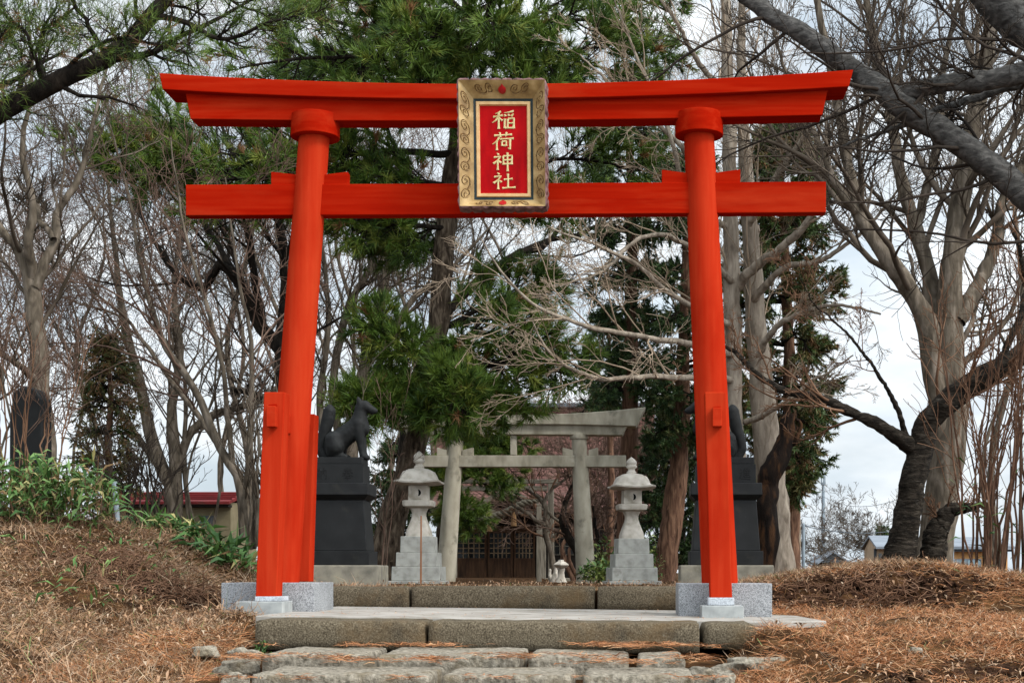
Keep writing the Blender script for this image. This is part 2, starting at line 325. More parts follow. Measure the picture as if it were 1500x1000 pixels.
gx = axis([(-900, -120, 130), (-120, -30, 10), (-30, -9, 1.0), (-9, 6, .075), (6, 30, 1.0), (30, 120, 10), (120, 900, 130)])
gy = axis([(-6, 6.5, .8), (6.5, 16, .06), (16, 30, .5), (30, 80, 4), (80, 200, 20), (200, 2000, 200)])
GX, GY = np.meshgrid(gx, gy)
GZ = gz(GX, GY)
def dug(x, y):
    """bare dug soil: the cut into the left bank beside the block and the face of the right mound"""
    l = np.exp(-(((x+3.75)/.62)**2+((y-11.75)/.42)**2))+.9*np.exp(-(((x+4.5)/.45)**2+((y-12.3)/.3)**2))
    r = np.exp(-(((x-2.2)/1.35)**2+((y-12.75)/.36)**2))+.8*np.exp(-(((x-2.5)/.9)**2+((y-8.7)/.35)**2))+.7*np.exp(-(((x-1.5)/.35)**2+((y-8.45)/.2)**2))
    return l+r
DUG = np.clip(dug(GX, GY), 0, 1)
nzv = np.zeros_like(GZ)
for i in range(GX.shape[0]):
    if 6 < gy[i] < 20:
        for j in range(GX.shape[1]):
            if -10 < gx[j] < 7:
                nzv[i, j] = fbm(gx[j], gy[i], 1.1, 3.3, 2)*.035+fbm(gx[j], gy[i], 5, 7.7, 3)*(.022+.05*DUG[i, j])-.05*DUG[i, j]
inpath = ((GX > -2.75) & (GX < 1.0) & (GY < 14.5)) | ((GX > -3.4) & (GX < 1.5) & (GY > 10.3) & (GY < 12.3))
GZ = GZ+np.where(inpath, np.minimum(nzv, 0)*.6, nzv)
nx, ny = len(gx), len(gy)
idx = np.arange(nx*ny).reshape(ny, nx)
Qg = np.stack([idx[:-1, :-1], idx[:-1, 1:], idx[1:, 1:], idx[1:, :-1]], -1).reshape(-1, 4)
M['soil'] = nmat('leaf_strewn_soil', ['1f150c', '402b19', '664a2e'], (6, 6, 6), 9, rough=.95, spec=.05, bump=1.0, bscale=22, bdist=.03,
                 second=[('170f09', .9, .52, .70), ('8a6a48', 30, .60, .74), ('33301a', 1.7, .62, .76)])
tag(obj_np('ground', np.stack([GX, GY, GZ], -1).reshape(-1, 3), Qg, None, [M['soil']], smooth=True), 'brown earth banks and shrine terrace under dry grass', 'ground', kind='structure')

# ------------------------------------------------------------------ stone steps and paving
def rock(name, x0, x1, y0, y1, z0, z1, mat, label, cat, sub=.055, amp=.02, rnd=.03, seed=0, group=None, tiltx=0., edge=None, freq=7):
    """a stone block with worn edges; tiltx: height change from x0 to x1"""
    mb = MB(); nxs = max(2, int((x1-x0)/sub)); nys = max(2, int((y1-y0)/sub)); nzs = max(2, int((z1-z0)/sub))
    bm = bmesh.new(); vmap = {}
    def V(i, j, k):
        if (i, j, k) not in vmap:
            x, y, z = x0+(x1-x0)*i/nxs, y0+(y1-y0)*j/nys, z0+(z1-z0)*k/nzs
            # round the edges
            dx = min(x-x0, x1-x); dy = min(y-y0, y1-y); dz = z1-z
            lst = [(dx, 0), (dy, 1), (dz, 2)]
            p = Vector((x, y, z)); cxx = Vector((min(max(x, x0+rnd), x1-rnd), min(max(y, y0+rnd), y1-rnd), min(z, z1-rnd)))
            d = p-cxx
            if d.length > 1e-6: p = cxx+d.normalized()*min(d.length, rnd)
            n1 = noise.noise_vector(Vector((p.x*freq, p.y*freq, p.z*freq+seed*9.1)))+.5*noise.noise_vector(Vector((p.x*freq*3, p.y*freq*3, p.z*freq*3+seed*5.3)))+.2*noise.noise_vector(Vector((p.x*freq*7, p.y*freq*7, p.z*freq*7+seed*3.1)))
            p = p+n1*amp
            if edge: p = edge(p)
            p.z += tiltx*(x-x0)/(x1-x0)
            vmap[i, j, k] = bm.verts.new(p)
        return vmap[i, j, k]
    def F4(a, b, c, d):
        try: bm.faces.new((V(*a), V(*b), V(*c), V(*d)))
        except ValueError: pass
    for i in range(nxs):
        for j in range(nys): F4((i, j, nzs), (i+1, j, nzs), (i+1, j+1, nzs), (i, j+1, nzs)); F4((i, j+1, 0), (i+1, j+1, 0), (i+1, j, 0), (i, j, 0))
        for k in range(nzs): F4((i, 0, k), (i+1, 0, k), (i+1, 0, k+1), (i, 0, k+1)); F4((i+1, nys, k), (i, nys, k), (i, nys, k+1), (i+1, nys, k+1))
    for j in range(nys):
        for k in range(nzs): F4((0, j+1, k), (0, j, k), (0, j, k+1), (0, j+1, k+1)); F4((nxs, j, k), (nxs, j+1, k), (nxs, j+1, k+1), (nxs, j, k+1))
    bmesh.ops.recalc_face_normals(bm, faces=bm.faces)
    me = bpy.data.meshes.new(name); c = Vector(((x0+x1)/2, (y0+y1)/2, z0))
    for v in bm.verts: v.co -= c
    bm.to_mesh(me); bm.free()
    for p in me.polygons: p.use_smooth = True
    o = link(name, me, mat, None, c)
    return tag(o, label, cat, group)
GS = 'stone blocks of the steps'
d = 9.7
rock('step_stone', X(372, d), X(623.5, d), d, d+.50, Z(950, d), Z(906.5, d), M['stone_old'], 'long grey step stone under the left granite base, front edge of the landing', 'step stone', amp=.009, rnd=.026, seed=1, group=GS, tiltx=-.014)
rock('step_stone', X(626, d), X(1026, d), d-.005, d+.50, Z(953, d), Z(909, d), M['stone_old'], 'longest step stone in the middle of the landing front edge', 'step stone', amp=.009, rnd=.026, seed=2, group=GS, tiltx=-.014)
rock('step_stone', X(1029, d), X(1110, d), d+.01, d+.46, Z(950, d), Z(911.5, d), M['stone_old'], 'short rounded end stone half buried in needles before the right granite base', 'step stone', amp=.010, rnd=.05, seed=3, group=GS, tiltx=-.006)
d = 13.0
rock('kerb_stone', X(440, d), X(599, d), d, d+.32, Z(892, d), Z(858.5, d), M['stone_old'], 'brown kerb stone of the upper step beside the left granite base', 'kerb stone', amp=.009, rnd=.026, seed=4, group=GS)
rock('kerb_stone', X(601.5, d), X(871.5, d), d+.01, d+.32, Z(892, d), Z(858, d), M['stone_old'], 'widest kerb stone of the upper step below the doorway', 'kerb stone', amp=.007, rnd=.022, seed=5, group=GS)
rock('kerb_stone', X(874.5, d), X(1040, d), d-.005, d+.32, Z(892, d), Z(858.5, d), M['stone_old'], 'kerb stone of the upper step beside the right granite base, weed at its foot', 'kerb stone', amp=.007, rnd=.025, seed=6, group=GS)
# paved landing (slopes slightly to the right)
mb = MB()
zl, zr = CZ-.309, CZ-.352
xa, xb = X(374, 10.2), X(1208, 10.6)
mb.hexa([(xa, 10.2, zl-.2), (1.0, 10.2, zr-.2), (1.0, 13.05, zr-.2), (xa, 13.05, zl-.2), (xa, 10.2, zl), (1.0, 10.2, zr), (1.0, 13.05, zr), (xa, 13.05, zl)])
mb.box(X(321, 11.2), xa-.001, 11.18, 12.4, zl-.2, zl+.003)
mb.hexa([(1.001, 10.25, zr-.2), (xb, 10.5, zr-.2), (1.36, 11.75, zr-.2), (1.001, 12.3, zr-.2), (1.001, 10.25, zr-.001), (xb, 10.5, zr-.004), (1.36, 11.75, zr-.004), (1.001, 12.3, zr-.001)])
tag(mb.build('pavement', [M['concrete']], bevel=.008), 'pale concrete landing between the two steps under the red gate', 'pavement', kind='structure')
# rough path stones
GP = 'rough stones of the lower path'
def flat(px0, px1, y0, y1, ztop, th, label, seed, amp=.008, rnd=.022, tilt=0, cat='path stone'):
    ym = y0
    return rock('path_stone', X(px0, ym)+.02, X(px1, ym)-.02, y0, y1, CZ+ztop-th, CZ+ztop, M['stone_rough'], label, cat, sub=.028, amp=amp, rnd=rnd, seed=seed, group=GP, tiltx=tilt, freq=6)
flat(377, 538, 8.80, 9.66, -.505, .2, 'rough path stone at the left end of the row below the landing', 11)
flat(545, 764, 8.75, 9.66, -.508, .2, 'long pitted path stone below the joint of the step stones', 12)
flat(768, 925, 8.80, 9.67, -.512, .2, 'pale wedge shaped path stone with needles on its corner', 13, tilt=-.02)
flat(930, 1008, 8.85, 9.5, -.53, .2, 'small flat dark path stone at the right end of the upper row', 14, amp=.012)
flat(362, 634, 8.00, 8.70, -.572, .2, 'needle strewn path stone at the left of the lowest row', 15)
flat(641, 842, 7.95, 8.66, -.575, .2, 'pale pitted path stone at the centre of the lowest row', 16)
flat(848, 1022, 8.00, 8.68, -.580, .2, 'path stone crossed by orange needles at the right of the lowest row', 17)
GB = 'loose boulders beside the steps'
def boulder(px, py, d, wpx, hpx, label, seed, dep=None):
    r = wpx/2*d/F; h = hpx*d/F; c = P(px, py+hpx, d)
    bm = bmesh.new(); bmesh.ops.create_icosphere(bm, subdivisions=4, radius=1)
    for v in bm.verts:
        n = .55*noise.noise(v.co*1.3+Vector((seed, 0, 0)))+.22*noise.noise(v.co*3.7+Vector((0, seed, 0)))+.06*noise.noise(v.co*11)
        q = v.co*(1+n)
        q = Vector((q.x, q.y, .75*math.tanh(q.z/.75)))
        v.co = Vector((q.x*r*1.15, q.y*(dep or r), q.z*h*1.5))
    me = bpy.data.meshes.new('boulder'); bm.to_mesh(me); bm.free()
    for p in me.polygons: p.use_smooth = True
    return tag(link('boulder', me, M['stone_rough'], None, c), label, 'boulder', GB)
boulder(352, 948, 9.3, 42, 24, 'blocky boulder at the left end of the landing edge', 1)
boulder(345, 965, 8.9, 52, 16, 'low rounded boulder below the blocky one left of the path', 2)
boulder(302, 945, 9.2, 34, 9, 'sunken boulder showing through dry grass farthest left of the path', 3)
boulder(344, 984, 8.4, 30, 20, 'pale upright boulder at the lower left of the path', 4)
boulder(1108, 962, 9.05, 96, 18, 'broad grey boulder lying in orange needles right of the path', 5)
boulder(1028, 976, 8.75, 40, 18, 'small brown boulder between path and broad boulder', 6)
boulder(1062, 986, 8.3, 40, 26, 'knobbly pale boulder at the lower right of the path', 7)
boulder(1270, 936, 9.7, 66, 7, 'thin slab of rock lying in needles on the right flat', 8)
boulder(1340, 947, 9.2, 16, 5, 'fist sized pale stone on the needle covered flat', 9)

# ------------------------------------------------------------------ vermilion torii
D = 11.7
G = thing('torii_gate', 'large vermilion wooden torii gate with double cross beams at the top of the steps', 'torii gate', P(733, 895, D))
def cyl(p0, p1, r0, r1, n=40, steps=1):
    mb = MB(); rings = []
    for i in range(steps+1):
        t = i/steps; c = np.array(p0)*(1-t)+np.array(p1)*t; r = r0*(1-t)+r1*t
        rings.append([(c[0]+r*math.cos(2*math.pi*j/n), c[1]+r*math.sin(2*math.pi*j/n), c[2]) for j in range(n)])
    mb.loft(rings); return mb
s_ = D/F
pl0, pl1 = P(411.3, 854.5, D), P(462.8, 168, D)
pr0, pr1 = P(1054.3, 854.5, D), P(1022.4, 166, D)
pill = []
for a, b in ((pl0, pl1), (pr0, pr1)):
    o = cyl(a, b, 26.3*s_, 21.9*s_).build('pillar', M['red_z'], G, smooth=True, angle=40); pill.append(o)
for (cx, y0, y1) in ((461, 203, 170.5), (1023, 200, 168)):
    c0 = P(cx+1, y0, D); c1 = P(cx, y1, D); mb = MB(); r = 35.3*s_
    mb.lathe([(r*.96, c0[2]), (r*.995, c0[2]+.004), (r, c0[2]+.012), (r, c1[2]-.012), (r*.995, c1[2]-.004), (r*.96, c1[2])], c0, 48)
    mb.build('collar', M['red_x'], G, smooth=True, angle=38)
def beam(top, bot, y0, y1, n=24, slab=False):
    """curved beam: top / bottom outlines as pixel polylines on the front plane y0, extruded to y1"""
    tx = np.array([P(a, b, y0) for a, b in top]); bx = np.array([P(a, b, y0) for a, b in bot])
    rings = []
    for i in range(n+1):
        t = i/n
        xt = tx[0, 0]+(tx[-1, 0]-tx[0, 0])*t; xb_ = bx[0, 0]+(bx[-1, 0]-bx[0, 0])*t
        zt = qint(xt, tx[:, 0], tx[:, 2]); zb = qint(xb_, bx[:, 0], bx[:, 2])
        rings.append([(xb_, y0, zb), (xt, y0, zt), (xt, y1, zt), (xb_, y1, zb)])
    return MB().loft(rings)
def qint(x, xs, zs):
    co = np.polyfit(xs-xs.mean(), zs, min(3, len(xs)-1)); return float(np.polyval(co, x-xs.mean()))
yk0 = D-.165; yk1 = D+.165
kas = beam([(233, 107), (380, 115.5), (520, 120.5), (740, 122.5), (1000, 117), (1130, 110.5), (1250, 102)],
           [(238, 131), (385, 138.5), (520, 143), (740, 144.5), (1000, 138.5), (1130, 133), (1243.5, 127)], yk0, yk1)
kas.build('top_rail', M['red_x'], G, bevel=.006)
shi = beam([(271, 134), (520, 140), (740, 141.5), (1000, 136), (1214, 126)],
           [(279, 174.5), (520, 176.3), (740, 177), (1000, 172.7), (1204.5, 168.5)], D-.10, D+.10)
shi.build('lintel', M['red_x'], G, bevel=.006)
nuk = beam([(272, 270.5), (740, 268.5), (1210, 266)], [(272, 315.5), (740, 314), (1210, 311)], D-.062, D+.062, 2)
nuk.build('tie_beam', M['red_x'], G, bevel=.005)
for (a, b, ya, yb, yl, yr) in ((397, 438, 251.5, 256, 271, 270), (468, 509.5, 256.5, 251.5, 270, 270), (969.5, 1008, 248.5, 253.5, 268, 267.5), (1044, 1084.5, 253.5, 248, 267.3, 267)):
    y0, y1 = D-.045, D+.045
    MB().hexa([P(a, yl+1, y0), P(b, yr+1, y0), P(b, yr+1, y0)+[0, .09, 0], P(a, yl+1, y0)+[0, .09, 0],
               P(a, ya, y0), P(b, yb, y0), P(b, yb, y0)+[0, .09, 0], P(a, ya, y0)+[0, .09, 0]]).build('wedge', M['red_x'], G, bevel=.004)
def post(px_t, py_t, px_b, py_b, d, wpx, dep, parent=G):
    h = wpx/2*d/F; a = P(px_b, py_b, d); b = P(px_t, py_t, d)
    mb = MB().hexa([(a[0]-h, d, a[2]), (a[0]+h, d, a[2]), (a[0]+h, d+dep, a[2]), (a[0]-h, d+dep, a[2]),
                    (b[0]-h*.98, d, b[2]), (b[0]+h*.98, d, b[2]), (b[0]+h*.98, d+dep, b[2]), (b[0]-h*.98, d+dep, b[2])])
    return mb.build('support_post', M['red_z'], parent, bevel=.007)
dF, dB = 11.05, 12.2
post(401.8, 574, 389.7, 873.5, dF, 31, .18); post(1048.2, 574, 1056.6, 875, dF, 32, .17)
post(446.6, 606, 438.4, 851.5, dB, 29, .17); post(1052.5, 606, 1066.5, 851.5, dB, 29, .17)
for (pxf, pxb, y0, y1) in ((396.8, 440, 594, 624.5), (1050.6, 1057, 597, 624)):
    h = 6.6*dF/F; ya, yb = dF-.085, dB+.24
    a = P(pxf, y1, ya); c = P(pxf, y0, ya); xb2 = X(pxb, dB)
    MB().hexa([(a[0]-h, ya, a[2]), (a[0]+h, ya, a[2]), (xb2+h, yb, a[2]), (xb2-h, yb, a[2]), (a[0]-h, ya, c[2]), (a[0]+h, ya, c[2]), (xb2+h, yb, c[2]), (xb2-h, yb, c[2])]).build('brace', M['red_y'], G, bevel=.004)
    # little locking wedge on the brace, in front of the post
    MB().hexa([(a[0]-h*.8, dF-.05, c[2]+.002), (a[0]+h*.8, dF-.05, c[2]+.002), (a[0]+h*.8, dF-.004, c[2]+.002), (a[0]-h*.8, dF-.004, c[2]+.002),
               (a[0]-h*.8, dF-.05, c[2]+.012), (a[0]+h*.8, dF-.05, c[2]+.018), (a[0]+h*.8, dF-.004, c[2]+.024), (a[0]-h*.8, dF-.004, c[2]+.012)]).build('wedge', M['red_x'], G, bevel=.002)

# granite bases and post footings
def granite_block(px0, px1, pyt, pyb, d, label):
    x0, x1 = X(px0, d), X(px1, d); w_ = x1-x0
    o = MB().box(x0, x1, d, d+w_, Z(pyb+6, d), Z(pyt, d)).build('granite_block', M['granite'], None, loc=((x0+x1)/2, d+w_/2, Z(pyb, d)), bevel=.006)
    tag(o, label, 'granite block', 'granite blocks under the gate')
granite_block(324, 460, 853, 896, 11.3, 'speckled granite block under the left pillar next to the grassy bank')
granite_block(994, 1131, 854, 902.5, 11.3, 'speckled granite block under the right pillar next to the dug mound')
def footing(px0, px1, y0, y1, ux0, ux1, uy0, label):
    d = 10.93; t = thing('post_footing', label, 'footing', P((px0+px1)/2, y1, d), 'footings of the support posts')
    MB().box(X(px0, d), X(px1, d), d, d+.32, Z(y1+4, d), Z(y0, d)).build('base', M['cement'], t, bevel=.006)
    MB().box(X(ux0, d), X(ux1, d), d+.06, d+.27, Z(y0, d)+.001, Z(uy0, d)).build('cap', M['granite_pale'], t, bevel=.005)
footing(345, 414, 880.5, 897, 370, 410.5, 873.3, 'low cement and granite footing under the left front support post')
footing(1028, 1089.5, 886.5, 904, 1038, 1076.5, 875, 'low cement and granite footing under the right front support post')

# ------------------------------------------------------------------ plaque
dP = 11.36
PL = thing('plaque', 'gilt framed shrine name plaque with gold writing on crimson, hung on the gate beams', 'plaque', P(737, 308, dP))
tiltv = .10      # the head leans forward over the visitor
zc = Z(215, dP); lx = lambda px: X(px, dP)
def PP(px, py, h):   # point on the plaque: photo pixel of the untilted board, h metres towards the viewer
    z = Z(py, dP); f = (z-Z(308, dP))/(Z(122, dP)-Z(308, dP))
    return np.array([lx(px), dP-h-tiltv*f+.06, z])
def ringf(mb, a, b, ha, hb, mi=0):
    (x0, y0, x1, y1), (u0, v0, u1, v1) = a, b
    A = [(x0, y0), (x1, y0), (x1, y1), (x0, y1)]; B = [(u0, v0), (u1, v0), (u1, v1), (u0, v1)]
    for i in range(4):
        j = (i+1) % 4
        mb.add([PP(*A[i], ha), PP(*A[j], ha), PP(*B[j], hb), PP(*B[i], hb)], [(0, 1, 2, 3)], mi)
OUT = (674.5, 126, 799.5, 304); INN = (694, 147, 781, 291); H0, H1 = .105, .012
mb = MB(); ringf(mb, OUT, INN, H0, H1); mb.build('frame', M['gold'], PL)
# scalloped plum edge
mb = MB(); pts = []
x0, y0, x1, y1 = OUT
def side(a, b, n):
    return [(a[0]+(b[0]-a[0])*i/n, a[1]+(b[1]-a[1])*i/n) for i in range(n)]
per = side((x0, y0), (x1, y0), 96)+side((x1, y0), (x1, y1), 132)+side((x1, y1), (x0, y1), 96)+side((x0, y1), (x0, y0), 132)
r_in, r_f, r_b = [], [], []
rr = random.Random(4)
for i, (a, b) in enumerate(per):
    nx_ = (-1 if abs(a-x0) < 1e-6 else 1 if abs(a-x1) < 1e-6 else 0); ny_ = (-1 if abs(b-y0) < 1e-6 else 1 if abs(b-y1) < 1e-6 else 0)
    sc = .8+1.9*abs(math.sin(i*math.pi/12.))**.7+.35*math.sin(i*.9)
    r_in.append(PP(a, b, H0+.002)); r_f.append(PP(a+nx_*sc, b+ny_*sc, H0-.004)); r_b.append(PP(a+nx_*(sc+1.2), b+ny_*(sc+1.2), -.03))
mb.loft([r_in, r_f, r_b], cap=False); mb.build('frame_edge', M['plum'], PL, smooth=True, angle=50)
mb = MB(); ringf(mb, INN, (699, 152, 776, 286), .012, .006); mb.build('inner_border', M['ink_green'], PL)
mb = MB(); ringf(mb, (697.6, 150.8, 777.4, 287.2), (698.6, 151.8, 776.4, 286.2), .012, .022); ringf(mb, (698.6, 151.8, 776.4, 286.2), (702, 155.6, 773, 282.4), .022, .022); ringf(mb, (702, 155.6, 773, 282.4), (703.2, 156.8, 771.8, 281.2), .022, .002)
mb.build('gilt_bead', M['gold_pale'], PL)
mb = MB().add([PP(702, 155.6, .002), PP(773, 155.6, .002), PP(773, 282.4, .002), PP(702, 282.4, .002)], [(3, 2, 1, 0)]); mb.build('panel', M['panel_red'], PL)
mb = MB().hexa([PP(676, 303, .0), PP(798, 303, .0), PP(798, 303, -.04), PP(676, 303, -.04), PP(676, 128, .0), PP(798, 128, .0), PP(798, 128, -.04), PP(676, 128, -.04)]); mb.build('backing', M['plum'], PL)
# carved scrolls on the sloping frame: spirals as raised lips with a dark groove
def FP(u, v, side_, lift):
    """u along the side 0..1, v across 0 (outer) .. 1 (inner)"""
    ox0, oy0, ox1, oy1 = OUT; ix0, iy0, ix1, iy1 = INN
    if side_ in 'LR':
        xo, xi = (ox0, ix0) if side_ == 'L' else (ox1, ix1)
        px = xo+(xi-xo)*v; ya = oy0+(iy0-oy0)*v; yb = oy1+(iy1-oy1)*v; py = ya+(yb-ya)*u
    else:
        yo, yi = (oy0, iy0) if side_ == 'T' else (oy1, iy1)
        py = yo+(yi-yo)*v; xa_ = ox0+(ix0-ox0)*v; xb_ = ox1+(ix1-ox1)*v; px = xa_+(xb_-xa_)*u
    return PP(px, py, H0+(H1-H0)*v+lift)

def scroll(sd, u0, du, v0, dv, flip, turns=1.6):
    gro = MB(); lip = MB(); pts_ = []
    for i in range(34):
        t = i/33; a = t*turns*2*math.pi+(.3 if flip else math.pi+.3); r = 1-t*.86
        pts_.append((u0+du*r*math.cos(a)*(1 if flip else -1)+du*.9*max(0, .2-t)*5*(1 if flip else -1)*.6, v0+dv*r*math.sin(a)))
    gro.tube([FP(u, max(.05, min(.95, v)), sd, .0005) for u, v in pts_], .0050, 5)
    lip.tube([FP(u+du*.10, max(.05, min(.97, v+.05)), sd, .001) for u, v in pts_], .0048, 5)
    g = gro.build('carved_scroll', M['groove'], PL, smooth=True); lip.build('scroll_lip', M['gold'], g, smooth=True)
for sd in 'LR':
    for i in range(8):
        scroll(sd, .09+.118*i, .056, .43 if i % 2 else .39, .36, i % 2 == 0)
for sd in 'TB':
    for u0, fl in ((.19, True), (.33, False), (.67, True), (.81, False)): scroll(sd, u0, .066, .45, .30, fl)
for sd, fl in (('T', 1), ('B', -1)):     # flame jewel crests
    mb = MB(); prof = []
    for i in range(28):
        a = 2*math.pi*i/28; x = math.cos(a)*5.6; y = math.sin(a)*4.4
        if y > 0: y = y*(1.0+.55*max(0, 1-abs(x)/3)**1.6); 
        prof.append((x, y))
    cx, cy = (737, 137.5) if sd == 'T' else (736.5, 297.5)
    hh = H0*.5+H1*.5
    fr = []
    for (x, y) in prof:
        py = cy-y; v = (py-OUT[1])/(INN[1]-OUT[1]) if sd == 'T' else (OUT[3]-py)/(OUT[3]-INN[3])
        fr.append((cx+x, py, H0+(H1-H0)*v))
    mb.loft([[PP(a, b, h+.0005) for a, b, h in fr], [PP(a, b, h+.007) for a, b, h in fr], [PP(cx+(a-cx)*.6, cy+(b-cy)*.6, hh+(h-hh)*.6+.012) for a, b, h in fr]])
    mb.build('crest', M['crest_red'], PL, smooth=True, angle=50)
# ---- brush characters
NE = [[(.2, .98), (.29, .87)], [(.04, .73), (.37, .78), (.24, .56), (.02, .36)], [(.23, .57), (.23, -.02)], [(.26, .53), (.40, .41)]]
CH = {
 'rice': [[(.38, .97), (.27, .9), (.12, .84)], [(.02, .67), (.46, .76)], [(.27, .9), (.27, .02)], [(.25, .69), (.16, .5), (-.02, .35)], [(.28, .62), (.44, .47)],
          [(.95, .99), (.76, .93), (.52, .89)], [(.53, .81), (.59, .70)], [(.70, .83), (.74, .72)], [(.95, .85), (.83, .70)],
          [(.55, .58), (.53, .30), (.54, .06)], [(.68, .56), (.67, .07)], [(.68, .57), (.96, .60), (.94, .05)], [(.68, .33), (.94, .34)], [(.54, .07), (.94, .08)]],
 'load': [[(.06, .80), (.94, .86)], [(.34, .99), (.37, .72)], [(.68, 1.0), (.62, .74)], [(.32, .70), (.19, .48), (-.02, .30)], [(.19, .50), (.19, -.03)],
          [(.36, .60), (1.02, .64)], [(.44, .46), (.45, .22)], [(.44, .46), (.66, .48), (.64, .22)], [(.45, .23), (.64, .24)], [(.84, .62), (.84, .02), (.73, .10)]],
 'god': NE+[[(.50, .80), (.52, .30)], [(.50, .80), (.95, .84), (.92, .32)], [(.52, .57), (.92, .59)], [(.52, .34), (.92, .36)], [(.72, 1.02), (.72, -.10)]],
 'company': NE+[[(.50, .57), (.92, .62)], [(.70, .93), (.70, .08)], [(.42, .05), (1.06, .10)]],
 'offer': [[(.2, .85), (.8, .88)], [(.25, .70), (.75, .73)], [(.06, .54), (.94, .57)], [(.48, .98), (.40, .6), (.04, .26)], [(.58, .56), (.74, .4), (.97, .28)], [(.3, .31), (.7, .33)], [(.24, .16), (.76, .18)], [(.5, .46), (.5, -.02)]],
 'pay': [[(.26, .96), (.1, .75), (.3, .73)], [(.36, .82), (.08, .5), (.38, .54)], [(.23, .5), (.23, .03)], [(.1, .36), (.02, .14)], [(.33, .36), (.42, .18)], [(.52, .75), (.52, .02)], [(.52, .75), (.95, .78), (.95, .04), (.86, .1)], [(.73, .98), (.7, .6), (.57, .34)], [(.72, .6), (.87, .36)]],
 'advance': [[(.12, .9), (.22, .78)], [(.04, .56), (.23, .58), (.15, .3), (.04, .14)], [(.06, .16), (.3, .07), (.97, .02)], [(.52, .97), (.32, .64)], [(.43, .76), (.43, .2)], [(.68, .97), (.71, .84)], [(.43, .75), (.93, .77)], [(.43, .57), (.88, .59)], [(.43, .40), (.88, .42)], [(.43, .22), (.96, .24)], [(.66, .76), (.66, .22)]],
}
def brush(mb, key, fn, wd):
    """fn(u, v, h) -> world; strokes with pressed ends and a ridge"""
    for st in CH[key]:
        p = np.array(st, float); dens = []
        for a, b in zip(p[:-1], p[1:]):
            for t in np.linspace(0, 1, 7)[:-1]: dens.append(a+(b-a)*t)
        dens.append(p[-1]); q = np.array(dens)
        if len(p) == 3 and abs(np.dot((p[1]-p[0])/np.linalg.norm(p[1]-p[0]), (p[2]-p[1])/np.linalg.norm(p[2]-p[1]))) > .6:
            for _ in range(3): q[1:-1] = (q[:-2]+2*q[1:-1]+q[2:])/4
        ln = np.linalg.norm(p[-1]-p[0]); fall = p[-1][0] < p[0][0]-.05 and p[-1][1] < p[0][1]-.05
        rings = []
        m = len(q)
        for i in range(m):
            t = i/(m-1); tg = q[min(i+1, m-1)]-q[max(i-1, 0)]; tg = tg/(np.linalg.norm(tg)+1e-9); nn = np.array([-tg[1], tg[0]])
            if ln < .2: ww = .55+.75*t if t < .9 else .9
            elif fall: ww = 1.15-.75*t
            else: ww = .78+.42*(2*t-1)**4+(.12 if t > .85 else 0)
            ww *= wd
            e0, e1 = q[i]+nn*ww, q[i]-nn*ww
            if i == 0: e0 = e0+tg*.025
            rings.append([fn(*e0, 0), fn(*e0, .6), fn(*q[i], 1), fn(*e1, .6), fn(*e1, 0)])
        mb.loft(rings)
for key, (bx0, by0, bx1, by1) in (('rice', (722, 164, 754.5, 190)), ('load', (722, 194, 752, 219)), ('god', (722, 223.5, 751.5, 247.5)), ('company', (722, 251.5, 753, 275))):
    mb = MB()
    brush(mb, key, lambda u, v, h: PP(bx0+(bx1-bx0)*u, by1-(by1-by0)*v, .002+.007*h), .050)
    mb.build('character', M['gold_text'], PL)
# ------------------------------------------------------------------ growing things
RNG = np.random.default_rng(11)
def unit(v): return v/(np.linalg.norm(v, axis=-1, keepdims=True)+1e-9)
def resample(ctrl, m, wob=0., seed=0):
    """ctrl: (k,4) x,y,z,r -> (m,3),(m,) smooth"""
    c = np.asarray(ctrl, float); k = len(c)
    if k == 2: c = np.stack([c[0], (c[0]+c[1])/2, c[1]]); k = 3
    t = np.concatenate([[0], np.cumsum(np.linalg.norm(np.diff(c[:, :3], axis=0), axis=1)+1e-6)]); t /= t[-1]
    e = np.concatenate([[2*c[0]-c[1]], c, [2*c[-1]-c[-2]]])
    out = []
    for u in np.linspace(0, 1, m):
        i = min(np.searchsorted(t, u, side='right')-1, k-2); f = (u-t[i])/(t[i+1]-t[i])
        p0, p1, p2, p3 = e[i], e[i+1], e[i+2], e[i+3]
        q = .5*(2*p1+(p2-p0)*f+(2*p0-5*p1+4*p2-p3)*f*f+(3*p1-p0-3*p2+p3)*f**3)
        q[3] = p1[3]*(1-f)+p2[3]*f
        out.append(q)
    out = np.array(out)
    if wob:
        r = np.random.default_rng(seed); n = np.cumsum(r.normal(0, 1, (m, 3)), 0); n -= np.linspace(0, 1, m)[:, None]*n[-1]
        out[:, :3] += n*wob/np.sqrt(m)
    return out[:, :3], np.maximum(out[:, 3], .002)
